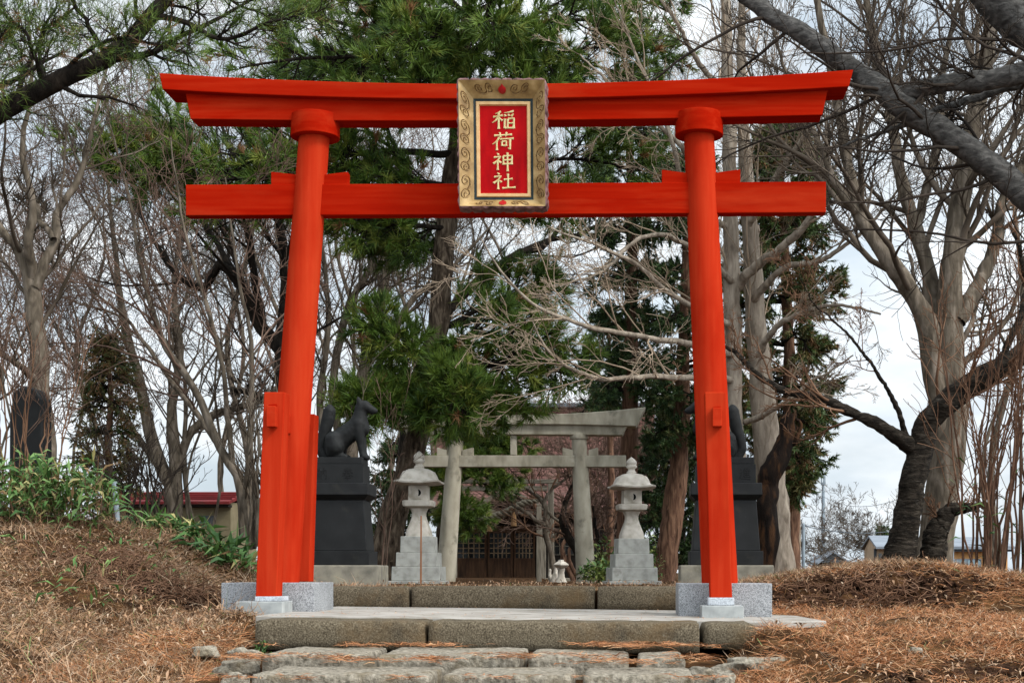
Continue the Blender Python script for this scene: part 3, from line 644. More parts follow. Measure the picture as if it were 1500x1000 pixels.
def grow(PA, RA, k, n, t0=.2, t1=1., ang=.8, lenf=.5, len_abs=None, rr=.6, taper=.35, wob=.15, up=0., minr=.0025, tfall=.5, rmax=9.):
    """children of the polylines PA (B,m,3) with radii RA (B,m): returns (B*k,n,3),(B*k,n)"""
    B, m = RA.shape; rng = RNG
    t = rng.uniform(t0, t1, (B, k)); f = t*(m-1); i = np.minimum(f.astype(int), m-2); f = f-i
    bi = np.arange(B)[:, None]
    p = PA[bi, i]*(1-f[..., None])+PA[bi, i+1]*f[..., None]
    tg = unit(PA[bi, i+1]-PA[bi, i]); r = RA[bi, i]*(1-f)+RA[bi, i+1]*f
    Ln = np.linalg.norm(np.diff(PA, axis=1), axis=2).sum(1)[:, None]
    length = (Ln*lenf if len_abs is None else len_abs)*(1-tfall*t)*rng.uniform(.6, 1.25, (B, k))
    a = ang*rng.uniform(.6, 1.3, (B, k))
    v = rng.normal(0, 1, (B, k, 3)); v = unit(v-(v*tg).sum(-1, keepdims=True)*tg)
    dr = unit(np.cos(a)[..., None]*tg+np.sin(a)[..., None]*v)
    p = p.reshape(-1, 3); dr = dr.reshape(-1, 3); length = length.reshape(-1); r = r.reshape(-1)
    Q = np.zeros((B*k, n, 3)); Q[:, 0] = p; st = (length/(n-1))[:, None]
    for j in range(1, n):
        Q[:, j] = Q[:, j-1]+dr*st
        dr = unit(dr+rng.normal(0, wob, dr.shape)+np.array([0, 0, up]))
    r0 = np.minimum(r*rr, np.minimum(length*.03+.002, rmax)); R = r0[:, None]*np.linspace(1, taper, n)[None]
    return Q, np.maximum(R, minr)
def tubes(sets):
    """sets: list of (P (B,n,3), R (B,n), sides) -> V, Q"""
    Vs, Qs, off = [], [], 0
    for PA, RA, s in sets:
        B, n = RA.shape
        if B == 0: continue
        tg = np.empty_like(PA); tg[:, 1:-1] = PA[:, 2:]-PA[:, :-2]; tg[:, 0] = PA[:, 1]-PA[:, 0]; tg[:, -1] = PA[:, -1]-PA[:, -2]; tg = unit(tg)
        ref = np.where(np.abs(tg[..., 2:]) < .9, np.array([0, 0, 1.]), np.array([1., 0, 0]))
        # one reference per polyline keeps the rings from twisting
        ref = np.broadcast_to(ref[:, n//2][:, None], tg.shape)
        u = unit(np.cross(tg, ref)); v = np.cross(u, tg)
        a = np.arange(s)*2*math.pi/s
        V = PA[:, :, None]+RA[:, :, None, None]*(u[:, :, None]*np.cos(a)[:, None]+v[:, :, None]*np.sin(a)[:, None])
        ii = (np.arange(B)[:, None, None]*n+np.arange(n-1)[None, :, None])*s+np.arange(s)[None, None]
        jj = (np.arange(B)[:, None, None]*n+np.arange(n-1)[None, :, None])*s+(np.arange(s)[None, None]+1) % s
        Qs.append(np.stack([ii, jj, jj+s, ii+s], -1).reshape(-1, 4)+off); Vs.append(V.reshape(-1, 3)); off += B*n*s
    return np.concatenate(Vs), np.concatenate(Qs)
def limbs_px(lst, m=24, wob=.06, seed=0):
    """each limb: list of (px, py, d, width px)"""
    Ps, Rs = [], []
    for i, l in enumerate(lst):
        c = [list(P(a, b, d))+[w_/2*d/F] for a, b, d, w_ in l]
        p, r = resample(c, m, wob, seed+i); Ps.append(p); Rs.append(r)
    return np.array(Ps), np.array(Rs)
def rough_trunk(PA, RA, amp=.06, sides=14):
    V, Q = tubes([(PA, RA, sides)]); B, m = RA.shape; rng = np.random.default_rng(int(abs(PA[0, 0, 0]*1000)) % 9973)
    V = V.reshape(B, m, sides, 3); n = np.zeros((B, m, sides)); i = np.arange(m)[None, :, None]/m; th = (np.arange(sides)*2*math.pi/sides)[None, None]
    for k in range(14):
        f = rng.uniform(1, m*.42); g = rng.integers(0, 5); n += rng.uniform(.4, 1)*np.sin(2*math.pi*f*i+g*th+rng.uniform(0, 6.3, (B, 1, 1)))/(1+f*.05)
    n += rng.normal(0, .5, n.shape)
    V = PA[:, :, None]+(V-PA[:, :, None])*(1+amp*n*.4)[..., None]
    return V.reshape(-1, 3), Q
NT = [0]
def bare_tree(label, limbs, mats, levels, loc=None, seed=1, cat='bare tree', name='bare_tree', group=None, sides=12, m=26, wob=.05, ntr=None, parts=('trunk', 'crown')):
    """limbs in pixels; ntr: how many of the first limbs are trunk; levels: dicts for grow()"""
    global RNG
    RNG = np.random.default_rng(seed)
    PA, RA = limbs_px(limbs, m, wob, seed*100)
    base = PA[0, 0]
    t = thing(name, label, cat, base if loc is None else loc, group)
    V, Q = rough_trunk(PA, RA, .13, sides)
    obj_np(parts[0], V, Q, None, mats[0], t, smooth=True)
    sets = []; cur = [(PA, RA)]
    for li, lv in enumerate(levels):
        lv = dict(lv); s = lv.pop('sides', 4); src = lv.pop('src', None)
        if src == 'all': A = cur
        else: A = [cur[-1]] if src is None else [cur[i] for i in src]
        new = []
        for (a, b) in A:
            new.append(grow(a, b, **lv))
        mm = new[0][0].shape[1]
        c = (np.concatenate([x[0] for x in new]), np.concatenate([x[1] for x in new]))
        cur.append(c); sets.append((c[0], c[1], s))
    V, Q = tubes(sets)
    obj_np(parts[1], V, Q, None, mats[1], t, smooth=False)
    return t
def needles(TP, per, length, width, spread, mats, rng, t0=.35, upb=.15, dead=0., clump=True):
    """needle tufts along twigs TP (B,n,3); returns V, T, mi"""
    B, n, _ = TP.shape
    t = rng.uniform(t0, 1.0, (B, per))*(n-1); i = np.minimum(t.astype(int), n-2); f = (t-i)[..., None]; bi = np.arange(B)[:, None]
    p = TP[bi, i]*(1-f)+TP[bi, i+1]*f; tg = unit(TP[bi, i+1]-TP[bi, i])
    d_ = unit(tg*.75+rng.normal(0, spread, (B, per, 3))+np.array([0, 0, upb]))
    ln = length*rng.uniform(.7, 1.2, (B, per, 1)); side = unit(np.cross(d_, rng.normal(0, 1, (B, per, 3))))*width/2
    V = np.stack([p-side, p+side, p+d_*ln], 2).reshape(-1, 3)
    T = np.arange(B*per*3).reshape(-1, 3)
    k = len(mats)-(1 if dead else 0)
    pw = np.array([.36, .30, .14, .20])[:k]; pw = pw/pw.sum()
    mi = rng.choice(k, B, p=pw)
    if dead: mi = np.where(rng.random(B) < dead, k, mi)
    mi = np.repeat(mi, per)
    sw = rng.random(len(mi)) < .2; mi = np.where(sw & (mi < k), rng.integers(0, k, len(mi)), mi)
    return V, T, mi
def pine(label, trunk, limbs, mats, seed, k1=9, l1=.42, k2=6, l2=.34, k3=0, per=70, nl=.13, nw=.006, spread=.55, name='pine_tree', cat='pine tree', nm=None, cones=0, upb=.15, dead=.02, up1=.03, group=None, wob=.08, t0=.15, nt0=.5):
    global RNG
    RNG = np.random.default_rng(seed); rng = RNG
    TPA, TRA = limbs_px([trunk], 60, .06, seed)
    LP, LR = limbs_px(limbs, 16, .05, seed*31)
    t = thing(name, label, cat, TPA[0, 0], group)
    V, Q = rough_trunk(TPA, TRA, .12, 18); obj_np('trunk', V, Q, None, mats[0], t, smooth=True)
    A = grow(LP, LR, k1, 7, t0=t0, t1=1, ang=.85, lenf=l1, rr=.65, wob=wob, up=up1, tfall=.45)
    Bq = grow(A[0], A[1], k2, 5, t0=.2, t1=1, ang=.8, len_abs=l2, rr=.7, wob=wob, up=.06, tfall=.3)
    tips = grow(LP, LR, 8, 5, t0=.35, t1=1, ang=.8, len_abs=l2*1.2, rr=.4, wob=wob, up=.05, tfall=.2)
    sets = [(LP, LR, 8), (A[0], A[1], 5), (Bq[0], Bq[1], 3), (tips[0], tips[1], 3)]
    tw = [Bq[0], tips[0]]
    if k3:
        Cq = grow(Bq[0], Bq[1], k3, 5, t0=.3, t1=1, ang=.7, len_abs=l2*.7, rr=.7, wob=wob, up=.06, tfall=.3)
        sets.append((Cq[0], Cq[1], 3)); tw.append(Cq[0])
    V, Q = tubes(sets); obj_np('branches', V, Q, None, mats[1], t, smooth=False)
    TW = np.concatenate(tw)
    nmats = (nm or M['needles'])+([M['needles_dead']] if dead else [])
    V, T, mi = needles(TW, per, nl, nw, spread, nmats, rng, dead=dead, upb=upb, t0=nt0)
    obj_np('crown', V, None, T, nmats, t, mi=mi)
    if cones:
        pk = TW[rng.choice(len(TW), cones)][:, 2]
        mb = MB()
        for p in pk: mb.lathe([(.004, p[2]-.035), (.022, p[2]-.02), (.026, p[2]), (.015, p[2]+.02), (.004, p[2]+.032)], p, 6)
        mb.build('cones', M['cone'], t)
    return t

# ------------------------------------------------------------------ the trees
TW = dict
# 1 great pine behind the gate
d = 23.0
trunk = [(553, 858, d, 56), (562, 815, d, 46), (575, 760, d, 40), (598, 690, d, 34), (622, 610, d, 31), (640, 520, d, 30), (648, 450, d, 31), (653, 380, d, 30), (662, 300, d, 26), (672, 200, d, 23), (678, 100, d, 20), (682, 0, d, 15), (684, -110, d, 10), (686, -200, d, 4)]
Lm = [
 [(672, 225, d, 12), (560, 222, d-.3, 9), (430, 245, d-.8, 7), (310, 250, d-1.2, 5), (185, 208, d-1.4, 3)],
 [(655, 270, d, 9), (570, 262, d-.6, 7), (480, 235, d-1, 4)],
 [(560, 222, d-.3, 7), (440, 228, d-1, 6), (320, 222, d-1.6, 4), (215, 190, d-1.8, 2)],
 [(520, 230, d-.5, 6), (420, 255, d-1.4, 5), (320, 262, d-2, 3), (255, 250, d-2.1, 2)],
 [(310, 250, d-1.2, 5), (240, 225, d-1.6, 3), (175, 225, d-1.8, 2)],
 [(560, 222, d-.3, 7), (470, 262, d-1, 5), (380, 262, d-1.6, 3)],
 [(660, 335, d, 8), (580, 330, d-.5, 6), (500, 312, d-1.0, 4)],
 [(660, 320, d, 7), (620, 340, d+.6, 5), (545, 345, d+1, 3)],
 [(676, 130, d, 10), (570, 90, d-.5, 7), (450, 85, d-1.0, 5), (350, 100, d-1.4, 3)],
 [(678, 110, d, 10), (560, 50, d+.6, 7), (440, 20, d+1, 4)],
 [(680, 60, d, 9), (590, 0, d-.4, 6), (480, -30, d-1, 4)],
 [(682, 80, d, 10), (760, 40, d-.5, 7), (860, 30, d-1, 5), (960, 60, d-1.2, 3)],
 [(680, 30, d, 9), (770, -20, d+.5, 6), (880, -20, d+.8, 4), (985, 20, d+.4, 3)],
 [(678, 140, d, 9), (750, 120, d-.8, 6), (850, 95, d-1.3, 4), (930, 110, d-1.5, 3)],
 [(676, 150, d, 9), (620, 140, d-1.3, 6), (540, 130, d-2, 4)],
 [(680, 60, d, 8), (700, 30, d-1.4, 6), (720, 20, d-2.4, 4)],
 [(680, 90, d, 8), (640, 60, d-1.2, 6), (600, 50, d-2.2, 4)],
 [(678, 120, d, 8), (520, 90, d+.6, 6), (420, 95, d+.8, 3)],
 [(682, 20, d, 8), (620, -30, d-.8, 6), (560, -20, d-1.8, 4)],
 [(680, 100, d, 8), (790, 80, d-1.4, 6), (880, 70, d-2.0, 3)],
 [(672, 170, d, 8), (720, 160, d-1.4, 5), (790, 140, d-2.2, 3)],
 [(668, 240, d, 9), (740, 250, d+.3, 7), (830, 230, d+.4, 5), (940, 250, d+.2, 3)],
 [(668, 260, d, 8), (760, 300, d-.6, 6), (850, 300, d-1, 3)],
 [(640, 520, d, 9), (590, 505, d-.6, 6), (545, 470, d-1, 4)],
 [(642, 505, d, 9), (700, 490, d-.8, 7), (780, 500, d-1.2, 5), (850, 540, d-1.2, 3)],
 [(645, 480, d, 8), (720, 440, d+.3, 6), (800, 420, d+.5, 3)],
 [(625, 600, d, 9), (575, 585, d-.6, 6), (520, 600, d-1.2, 3)],
 [(630, 575, d, 10), (700, 540, d-1, 7), (770, 535, d-1.3, 5), (835, 550, d-1.2, 3)],
 [(626, 590, d, 8), (650, 575, d-1.3, 6), (680, 585, d-2, 4)],
 [(624, 600, d, 9), (690, 570, d-.9, 6), (760, 575, d-1.2, 4)],
 [(616, 620, d, 8), (575, 588, d-.6, 6), (535, 596, d-1.0, 3)],
 [(620, 615, d, 8), (660, 595, d-1.1, 6), (705, 600, d-1.4, 3)],
]
pine('tall green pine leaning up from behind the left fox statue to above the gate', trunk, Lm, (M['bark_pine'], M['bark_dark']), 5, k1=22, l1=.33, k2=9, l2=.42, per=42, nl=.19, nw=.0155, spread=.40, cones=0, dead=.015)
# 2 pine in front of the shrine doors
d = 34
pine('small bright green pine hanging over the shrine doorway behind the stone torii', [(642, 856, d, 13), (645, 800, d, 12), (648, 740, d, 10), (660, 690, d, 9), (680, 640, d, 6), (690, 600, d, 3)],
     [[(650, 725, d, 7), (690, 695, d-.3, 5), (735, 700, d-.5, 3)], [(655, 700, d, 6), (700, 665, d, 4), (750, 680, d, 3)], [(650, 720, d, 5), (640, 700, d-.5, 4), (620, 690, d-.7, 3)], [(665, 680, d, 5), (720, 640, d, 4), (770, 650, d, 2)], [(650, 735, d, 6), (672, 745, d-.6, 4), (690, 760, d-.9, 2)]],
     (M['bark_pine'], M['bark_dark']), 8, k1=20, l1=.45, k2=9, l2=.38, per=60, nl=.17, nw=.014, spread=.45, dead=0)
# 3 overhanging pine at the upper left
d = 14.2
pine('dark pine bough overhanging from beyond the left edge, thick black limb over the gate corner', [(-330, 770, d, 60), (-320, 600, d, 52), (-330, 420, d, 46), (-310, 240, d, 40), (-300, 60, d, 30), (-290, -150, d, 15)],
     [[(-315, 330, d, 40), (-130, 235, d, 36), (0, 155, d, 31), (90, 105, d, 28), (165, 68, d, 26), (210, 25, d, 24), (260, -20, d, 18), (330, -110, d, 9)],
      [(215, 25, d, 11), (265, 22, d, 8), (330, 52, d-.1, 6), (400, 30, d-.3, 4), (480, 10, d-.4, 2)],
      [(110, 95, d, 10), (190, 82, d+.2, 11), (255, 56, d+.3, 8), (330, 20, d+.4, 5), (420, -30, d+.4, 3)],
      [(150, 72, d, 8), (120, 20, d-.3, 6), (80, -40, d-.4, 3)],
      [(60, 120, d, 8), (40, 60, d-.3, 5), (-10, 10, d-.3, 3)],
      [(20, 145, d, 8), (60, 60, d+.4, 5), (110, 10, d+.5, 3)],
      [(-60, 195, d, 8), (-30, 110, d-.4, 6), (10, 40, d-.5, 3)],
      [(100, 100, d, 6), (170, 55, d-.6, 5), (260, 75, d-.8, 3)],
      [(230, 10, d, 7), (300, -20, d+.3, 5), (420, 40, d+.6, 3)]],
     (M['bark_dark'], M['bark_dark']), 9, k1=16, l1=.24, k2=7, l2=.34, per=18, nl=.13, nw=.005, spread=.5, dead=.12, up1=.0, wob=.22)
# 4 cherry overhanging at the upper right
d = 13.6
lv = [TW(k=13, n=10, t0=.12, t1=1, ang=.9, lenf=.34, rr=.42, wob=.12, up=.02, sides=6, tfall=.3, rmax=.02), TW(k=8, n=8, ang=.8, lenf=.5, rr=.55, wob=.15, up=.02, sides=4, minr=.003), TW(k=6, n=6, ang=.8, lenf=.5, rr=.6, wob=.16, up=.02, sides=3, minr=.0025)]
bare_tree('cherry tree beyond the right edge with smooth grey limbs crossing above the gate corner',
 [[(1665, 870, d+.3, 120), (1660, 700, d+.3, 105), (1650, 520, d+.2, 100), (1640, 330, d+.1, 90), (1600, 170, d, 76), (1540, 70, d, 70), (1470, 10, d, 60), (1400, -60, d, 44), (1300, -160, d, 26)],
  [(1650, 440, d, 56), (1570, 350, d, 46), (1500, 288, d, 40), (1400, 208, d, 36), (1320, 155, d, 33), (1250, 102, d+.1, 30), (1170, 48, d+.2, 27), (1100, 2, d+.3, 24), (1030, -50, d+.4, 16), (950, -110, d+.5, 8)],
  [(1640, 110, d-.4, 46), (1560, 103, d-.3, 38), (1480, 112, d-.2, 32), (1400, 120, d-.1, 27), (1330, 130, d, 22), (1285, 134, d+.1, 16), (1240, 120, d+.2, 9)],
  [(1500, 124, d+.5, 10), (1440, 140, d+.5, 11), (1360, 162, d+.4, 9), (1290, 190, d+.3, 6), (1230, 215, d+.2, 3)]],
 (M['bark_cherry_pale'], M['twig_dark']), lv, seed=21, name='cherry_tree', cat='cherry tree', wob=.05, m=70, sides=18)
# 5 big grey tree on the right mound
d = 19.0
lv = [TW(k=17, n=11, t0=.28, t1=1, ang=.75, lenf=.42, rr=.42, wob=.12, up=.05, sides=6, tfall=.4, rmax=.05), TW(k=10, n=9, ang=.75, lenf=.48, rr=.5, wob=.14, up=.05, sides=4, minr=.004), TW(k=9, n=7, ang=.7, lenf=.5, rr=.6, wob=.15, up=.03, sides=3, minr=.0033)]
bare_tree('big grey bare tree forking into several trunks on the right mound',
 [[(1362, 850, d, 62), (1368, 800, d, 54), (1378, 730, d, 50), (1390, 650, d, 50), (1396, 560, d, 44), (1395, 450, d, 38), (1400, 350, d, 33), (1420, 220, d, 27), (1450, 80, d, 20), (1475, -60, d, 12), (1490, -180, d, 5)],
  [(1384, 690, d, 36), (1376, 600, d-.1, 33), (1356, 480, d-.2, 29), (1322, 415, d-.3, 25), (1287, 365, d-.3, 23), (1258, 315, d-.3, 20), (1240, 230, d-.3, 16), (1222, 130, d-.3, 12), (1200, 20, d-.3, 10), (1185, -120, d, 5)],
  [(1374, 600, d, 24), (1372, 500, d+.2, 27), (1362, 410, d+.3, 24), (1340, 340, d+.3, 21), (1318, 250, d+.3, 17), (1300, 150, d+.4, 13), (1275, 30, d+.4, 11), (1260, -100, d+.4, 5)],
  [(1402, 470, d, 24), (1440, 405, d+.2, 20), (1462, 345, d+.3, 17), (1468, 300, d+.3, 15), (1500, 240, d+.4, 12), (1550, 150, d+.4, 6)],
  [(1340, 340, d+.3, 15), (1370, 220, d+.5, 13), (1380, 120, d+.7, 10), (1400, 10, d+.8, 6), (1420, -100, d+.8, 3)],
  [(1258, 315, d-.3, 13), (1225, 270, d-.5, 11), (1190, 190, d-.6, 8), (1150, 100, d-.6, 5), (1120, 0, d-.6, 3)]],
 (M['bark_grey'], M['twig_grey']), lv, seed=33, cat='bare tree', m=64, sides=20)
# 6 dark cherry before it
d = 16.6
lv = [TW(k=13, n=10, t0=.3, t1=1, ang=.8, lenf=.34, rr=.35, wob=.12, up=.06, sides=5, tfall=.4, rmax=.022), TW(k=7, n=8, ang=.8, lenf=.48, rr=.55, wob=.15, up=.04, sides=4, minr=.003), TW(k=6, n=6, ang=.7, lenf=.5, rr=.6, wob=.15, up=.02, sides=3, minr=.0028)]
bare_tree('dark rough cherry tree on the right mound, one long limb sweeping towards the gate',
 [[(1312, 842, d, 58), (1322, 800, d, 43), (1334, 740, d, 38), (1348, 675, d, 38), (1362, 625, d, 38), (1395, 588, d-.1, 36), (1440, 556, d-.2, 33), (1500, 522, d-.3, 30), (1570, 460, d-.3, 24), (1640, 350, d-.3, 12)],
  [(1352, 668, d, 30), (1318, 645, d-.1, 22), (1280, 622, d-.2, 18), (1245, 605, d-.2, 15), (1200, 583, d-.2, 13), (1150, 572, d-.2, 11), (1110, 552, d-.2, 9), (1076, 514, d-.1, 7), (1040, 500, d-.1, 3)],
  [(1360, 838, d+.2, 44), (1372, 785, d+.2, 34), (1390, 750, d+.2, 26), (1418, 741, d+.2, 14), (1450, 738, d+.2, 7)],
  [(1330, 650, d-.1, 9), (1310, 590, d-.2, 7), (1280, 540, d-.4, 5), (1240, 490, d-.5, 3.5), (1200, 450, d-.6, 2.2), (1170, 400, d-.6, 1)],
  [(1450, 550, d-.2, 12), (1490, 470, d-.2, 10), (1500, 400, d, 8), (1480, 330, d, 5)]],
 (M['bark_cherry'], M['twig_brown']), lv, seed=44, name='cherry_tree', cat='cherry tree', m=64, sides=20)
# 7 pale twin trunks behind the right pillar
d = 21.0
lv = [TW(k=9, n=11, t0=.3, t1=1, ang=.6, lenf=.40, rr=.4, wob=.13, up=.02, sides=5, tfall=.35, rmax=.018), TW(k=8, n=9, ang=.65, lenf=.48, rr=.5, wob=.14, up=.03, sides=4, minr=.0032), TW(k=6, n=7, ang=.6, lenf=.5, rr=.6, wob=.14, up=.03, sides=3, minr=.0028)]
bare_tree('pale bare tree with twin trunks behind the right pillar, boughs trailing across the opening',
 [[(1086, 858, d, 34), (1083, 700, d, 28), (1080, 560, d, 26), (1078, 400, d, 24), (1072, 200, d, 20), (1066, 40, d, 16), (1062, -120, d, 8)],
  [(1142, 858, d+.3, 52), (1133, 760, d+.3, 44), (1122, 640, d+.3, 42), (1113, 540, d+.3, 34), (1103, 420, d+.3, 28), (1093, 300, d+.3, 22), (1086, 150, d+.3, 16), (1090, 0, d+.3, 10), (1098, -130, d+.3, 5)],
  [(1116, 560, d+.3, 28), (1108, 490, d+.5, 19), (1100, 430, d+.6, 14), (1108, 330, d+.7, 8)],
  [(1076, 520, d, 12), (1000, 505, d-1.2, 9), (920, 492, d-2, 7.5), (840, 472, d-2.6, 6), (760, 425, d-3, 4), (705, 350, d-3.2, 2)],
  [(1078, 560, d, 11), (960, 548, d-1.5, 8), (880, 556, d-2.2, 6.5), (810, 520, d-2.7, 4.5), (780, 470, d-3, 2)],
  [(1078, 480, d, 11), (1000, 445, d-1.0, 8), (940, 395, d-1.5, 6), (870, 360, d-2, 4), (800, 330, d-2.2, 2)],
  [(1080, 420, d, 11), (1020, 370, d-.8, 8), (950, 350, d-1.4, 6), (880, 400, d-1.8, 4), (820, 420, d-2, 2)],
  [(1074, 300, d, 11), (1010, 225, d-.8, 8), (950, 170, d-1.2, 6), (890, 120, d-1.5, 4), (850, 80, d-1.6, 2)],
  [(1076, 340, d, 10), (1010, 290, d-.6, 8), (980, 200, d-1, 6), (930, 80, d-1.2, 4), (900, 0, d-1.4, 2)],
  [(1070, 150, d, 10), (1020, 90, d-.6, 7), (980, 20, d-1, 5), (930, -60, d-1, 3)],
  [(1080, 420, d, 16), (1110, 385, d-.4, 14), (1150, 360, d-.8, 12), (1185, 325, d-1, 10), (1200, 260, d-1, 7), (1215, 180, d-1, 4)],
  [(1104, 440, d, 12), (1150, 395, d-.6, 9), (1200, 385, d-1, 7), (1270, 330, d-1.4, 5), (1330, 260, d-1.6, 2)],
  [(1096, 330, d, 12), (1130, 270, d-.4, 10), (1170, 220, d-.7, 8), (1210, 150, d-1, 5), (1240, 60, d-1, 2)],
  [(1110, 520, d, 11), (1150, 470, d-.6, 8), (1220, 450, d-1, 5), (1290, 460, d-1.4, 3)],
  [(1090, 620, d, 9), (1140, 600, d-.8, 7), (1190, 560, d-1, 4), (1250, 520, d-1.2, 2)]],
 (M['bark_pale'], M['twig_pale']), lv, seed=55, m=48, sides=16)
# broken snag
bare_tree('charred broken snag leaning beside the right pedestal', [[(1112, 845, 17.9, 40), (1122, 780, 17.9, 34), (1126, 720, 17.9, 32), (1140, 670, 17.9, 34), (1155, 635, 17.9, 24), (1158, 606, 17.9, 17)], [(1140, 660, 17.9, 14), (1166, 640, 17.9, 8), (1166, 612, 17.9, 4)]],
 (M['bark_char'], M['bark_char']), [TW(k=3, n=5, t0=.3, ang=.9, lenf=.12, rr=.4, wob=.2, sides=5)], seed=66, name='dead_trunk', cat='dead tree', parts=('trunk', 'stubs'))

# conifers
def cedar(label, trunk, limbs, mats, seed, nm, per=40, k1=12, k2=6, l1=.4, l2=.3, nl=.09, nw=.022, name='cedar_tree', cat='cedar', up1=-.06, spread=.5, **kw):
    kw.setdefault('nt0', .2)
    return pine(label, trunk, limbs, mats, seed, k1=k1, l1=l1, k2=k2, l2=l2, per=per, nl=nl, nw=nw, spread=spread, name=name, cat=cat, nm=nm, dead=0, upb=-.25, up1=up1, **kw)
def side_limbs(rows, cx, d, seed, hang=20, w_=5):
    """limbs to both sides and towards the viewer: rows (py, reach px)"""
    r = random.Random(seed); out = []
    for py, reach in rows:
        for s, dz in ((-1, 0), (1, 0), (-.6, -1), (.6, -1), (.5, 1), (-.5, 1)):
            k = r.uniform(.75, 1.1); x = cx+r.uniform(-4, 4); y = py+r.uniform(-8, 8)
            out.append([(x, y, d, w_), (x+s*reach*.5*k, y-4, d+dz*.4*reach*d/F, w_*.6), (x+s*reach*k, y+hang*r.uniform(.3, 1.3), d+dz*.7*reach*d/F, 2)])
    return out
d = 25
cedar('brown tinged cedar drooping behind the pale twin trunks right of the gate', [(1160, 860, d, 26), (1158, 600, d, 20), (1150, 400, d, 13), (1140, 230, d, 7), (1135, 150, d, 3)],
      side_limbs([(185, 30), (225, 55), (275, 62), (330, 62), (385, 70), (440, 76), (500, 70), (560, 84), (610, 82), (660, 66), (700, 44)], 1148, d, 3, 24), (M['bark_brown'], M['bark_dark']), 71, M['cedar'], per=34, k1=10, k2=5, nw=.024, nl=.10)
d = 28
cedar('dark conifer with a reddish trunk standing right of the right stone lantern', [(972, 862, d, 36), (985, 760, d, 30), (996, 660, d, 27), (1002, 560, d, 22), (1006, 430, d, 15), (1008, 300, d, 8), (1008, 200, d, 3)],
      side_limbs([(240, 30), (320, 45), (400, 60), (470, 60), (540, 66), (585, 70), (625, 60)], 1003, d, 5, 20), (M['bark_brown'], M['bark_dark']), 72, M['cedar_dark'], per=34, k1=10, k2=5, nt0=.2, name='conifer', cat='conifer')
d = 29
cedar('tall dark conifer behind the right end of the stone torii', [(916, 862, d, 32), (919, 700, d, 26), (921, 560, d, 22), (922, 400, d, 17), (920, 220, d, 10), (918, 100, d, 4)],
      side_limbs([(130, 40), (190, 60), (240, 80), (290, 80), (340, 60), (400, 56), (460, 50), (520, 50), (570, 56)], 920, d, 6, 14), (M['bark_brown'], M['bark_dark']), 73, M['cedar_dark'], per=30, k1=9, k2=5, name='conifer', cat='conifer')
d = 30
cedar('low dark evergreen filling the gap between right lantern and right pedestal', [(1000, 862, d, 12), (998, 800, d, 10), (992, 700, d, 7), (985, 620, d, 3)],
      side_limbs([(640, 40), (680, 56), (720, 66), (760, 70), (800, 74), (835, 74)], 990, d, 7, 10), (M['bark_dark'], M['bark_dark']), 74, M['cedar_dark'], per=30, k1=9, k2=5, name='conifer', cat='conifer')
d = 38
cedar('low dark evergreen behind the left stone lantern and the great pine trunk', [(585, 860, d, 10), (586, 780, d, 8), (584, 700, d, 5), (584, 640, d, 2)],
      side_limbs([(660, 30), (700, 44), (740, 52), (780, 56), (825, 60)], 585, d, 11, 10), (M['bark_dark'], M['bark_dark']), 79, M['cedar_dark'], per=30, k1=9, k2=5, name='conifer', cat='conifer')
d = 24
cedar('short rusty cedar on the left bank before the bare thicket', [(162, 790, d, 16), (161, 650, d, 10), (158, 540, d, 6), (156, 480, d, 2)],
      side_limbs([(500, 12), (530, 26), (560, 36), (595, 44), (630, 48), (670, 48), (700, 46)], 159, d, 8, 8, 4), (M['bark_brown'], M['bark_dark']), 75, [M['cedar'][1], M['cedar'][2], M['cedar'][0]], per=16, k1=6, k2=4, nw=.02, nl=.08)
d = 34
cedar('slim conifer with a thin bare trunk beside the stone torii right pillar', [(893, 858, d, 11), (893, 740, d, 10), (893, 640, d, 9), (892, 540, d, 6), (892, 450, d, 3)],
      side_limbs([(480, 30), (520, 40), (560, 46), (600, 46)], 892, d, 9, 10, 3), (M['bark_brown'], M['bark_dark']), 76, M['cedar_dark'], per=26, k1=7, k2=5, name='conifer', cat='conifer')
# ------------------------------------------------------------------ bare trees on the left and behind
d = 18.0
FINE = lambda k1=14, k2=9, k3=7, t0=.3, ang=.75, l1=.42, up=.05, mr=.0035, rm=.03: [
    TW(k=k1, n=11, t0=t0, t1=1, ang=ang, lenf=l1, rr=.42, wob=.14, up=up, sides=5, tfall=.35, rmax=rm),
    TW(k=k2, n=8, ang=.75, lenf=.48, rr=.52, wob=.16, up=up*.8, sides=4, minr=mr*1.1), TW(k=k3, n=6, ang=.7, lenf=.5, rr=.6, wob=.16, up=.02, sides=3, minr=mr)]
bare_tree('bare tree with a smooth olive grey trunk behind the black monument on the left bank',
 [[(76, 790, d, 40), (70, 700, d, 33), (64, 600, d, 30), (58, 500, d, 26), (52, 430, d, 23), (46, 395, d, 22), (28, 360, d-.1, 14), (0, 330, d-.2, 11), (-40, 260, d-.2, 8), (-70, 150, d-.2, 4)],
  [(52, 420, d, 16), (66, 385, d, 15), (82, 350, d+.1, 13), (86, 315, d+.1, 11), (118, 260, d+.2, 9), (135, 190, d+.2, 6), (160, 90, d+.3, 3)],
  [(48, 405, d, 16), (40, 350, d-.2, 13), (44, 300, d-.2, 10), (30, 220, d-.3, 8), (50, 120, d-.3, 5), (40, 30, d-.3, 3)],
  [(80, 350, d, 9), (60, 325, d+.2, 9), (50, 290, d+.3, 7), (20, 260, d+.3, 4)],
  [(60, 560, d, 12), (20, 530, d-.5, 9), (-20, 500, d-.8, 6), (-60, 440, d-.8, 3)]],
 (M['bark_grey'], M['twig_grey']), FINE(13, 9, 7), seed=101, m=30)
d = 20
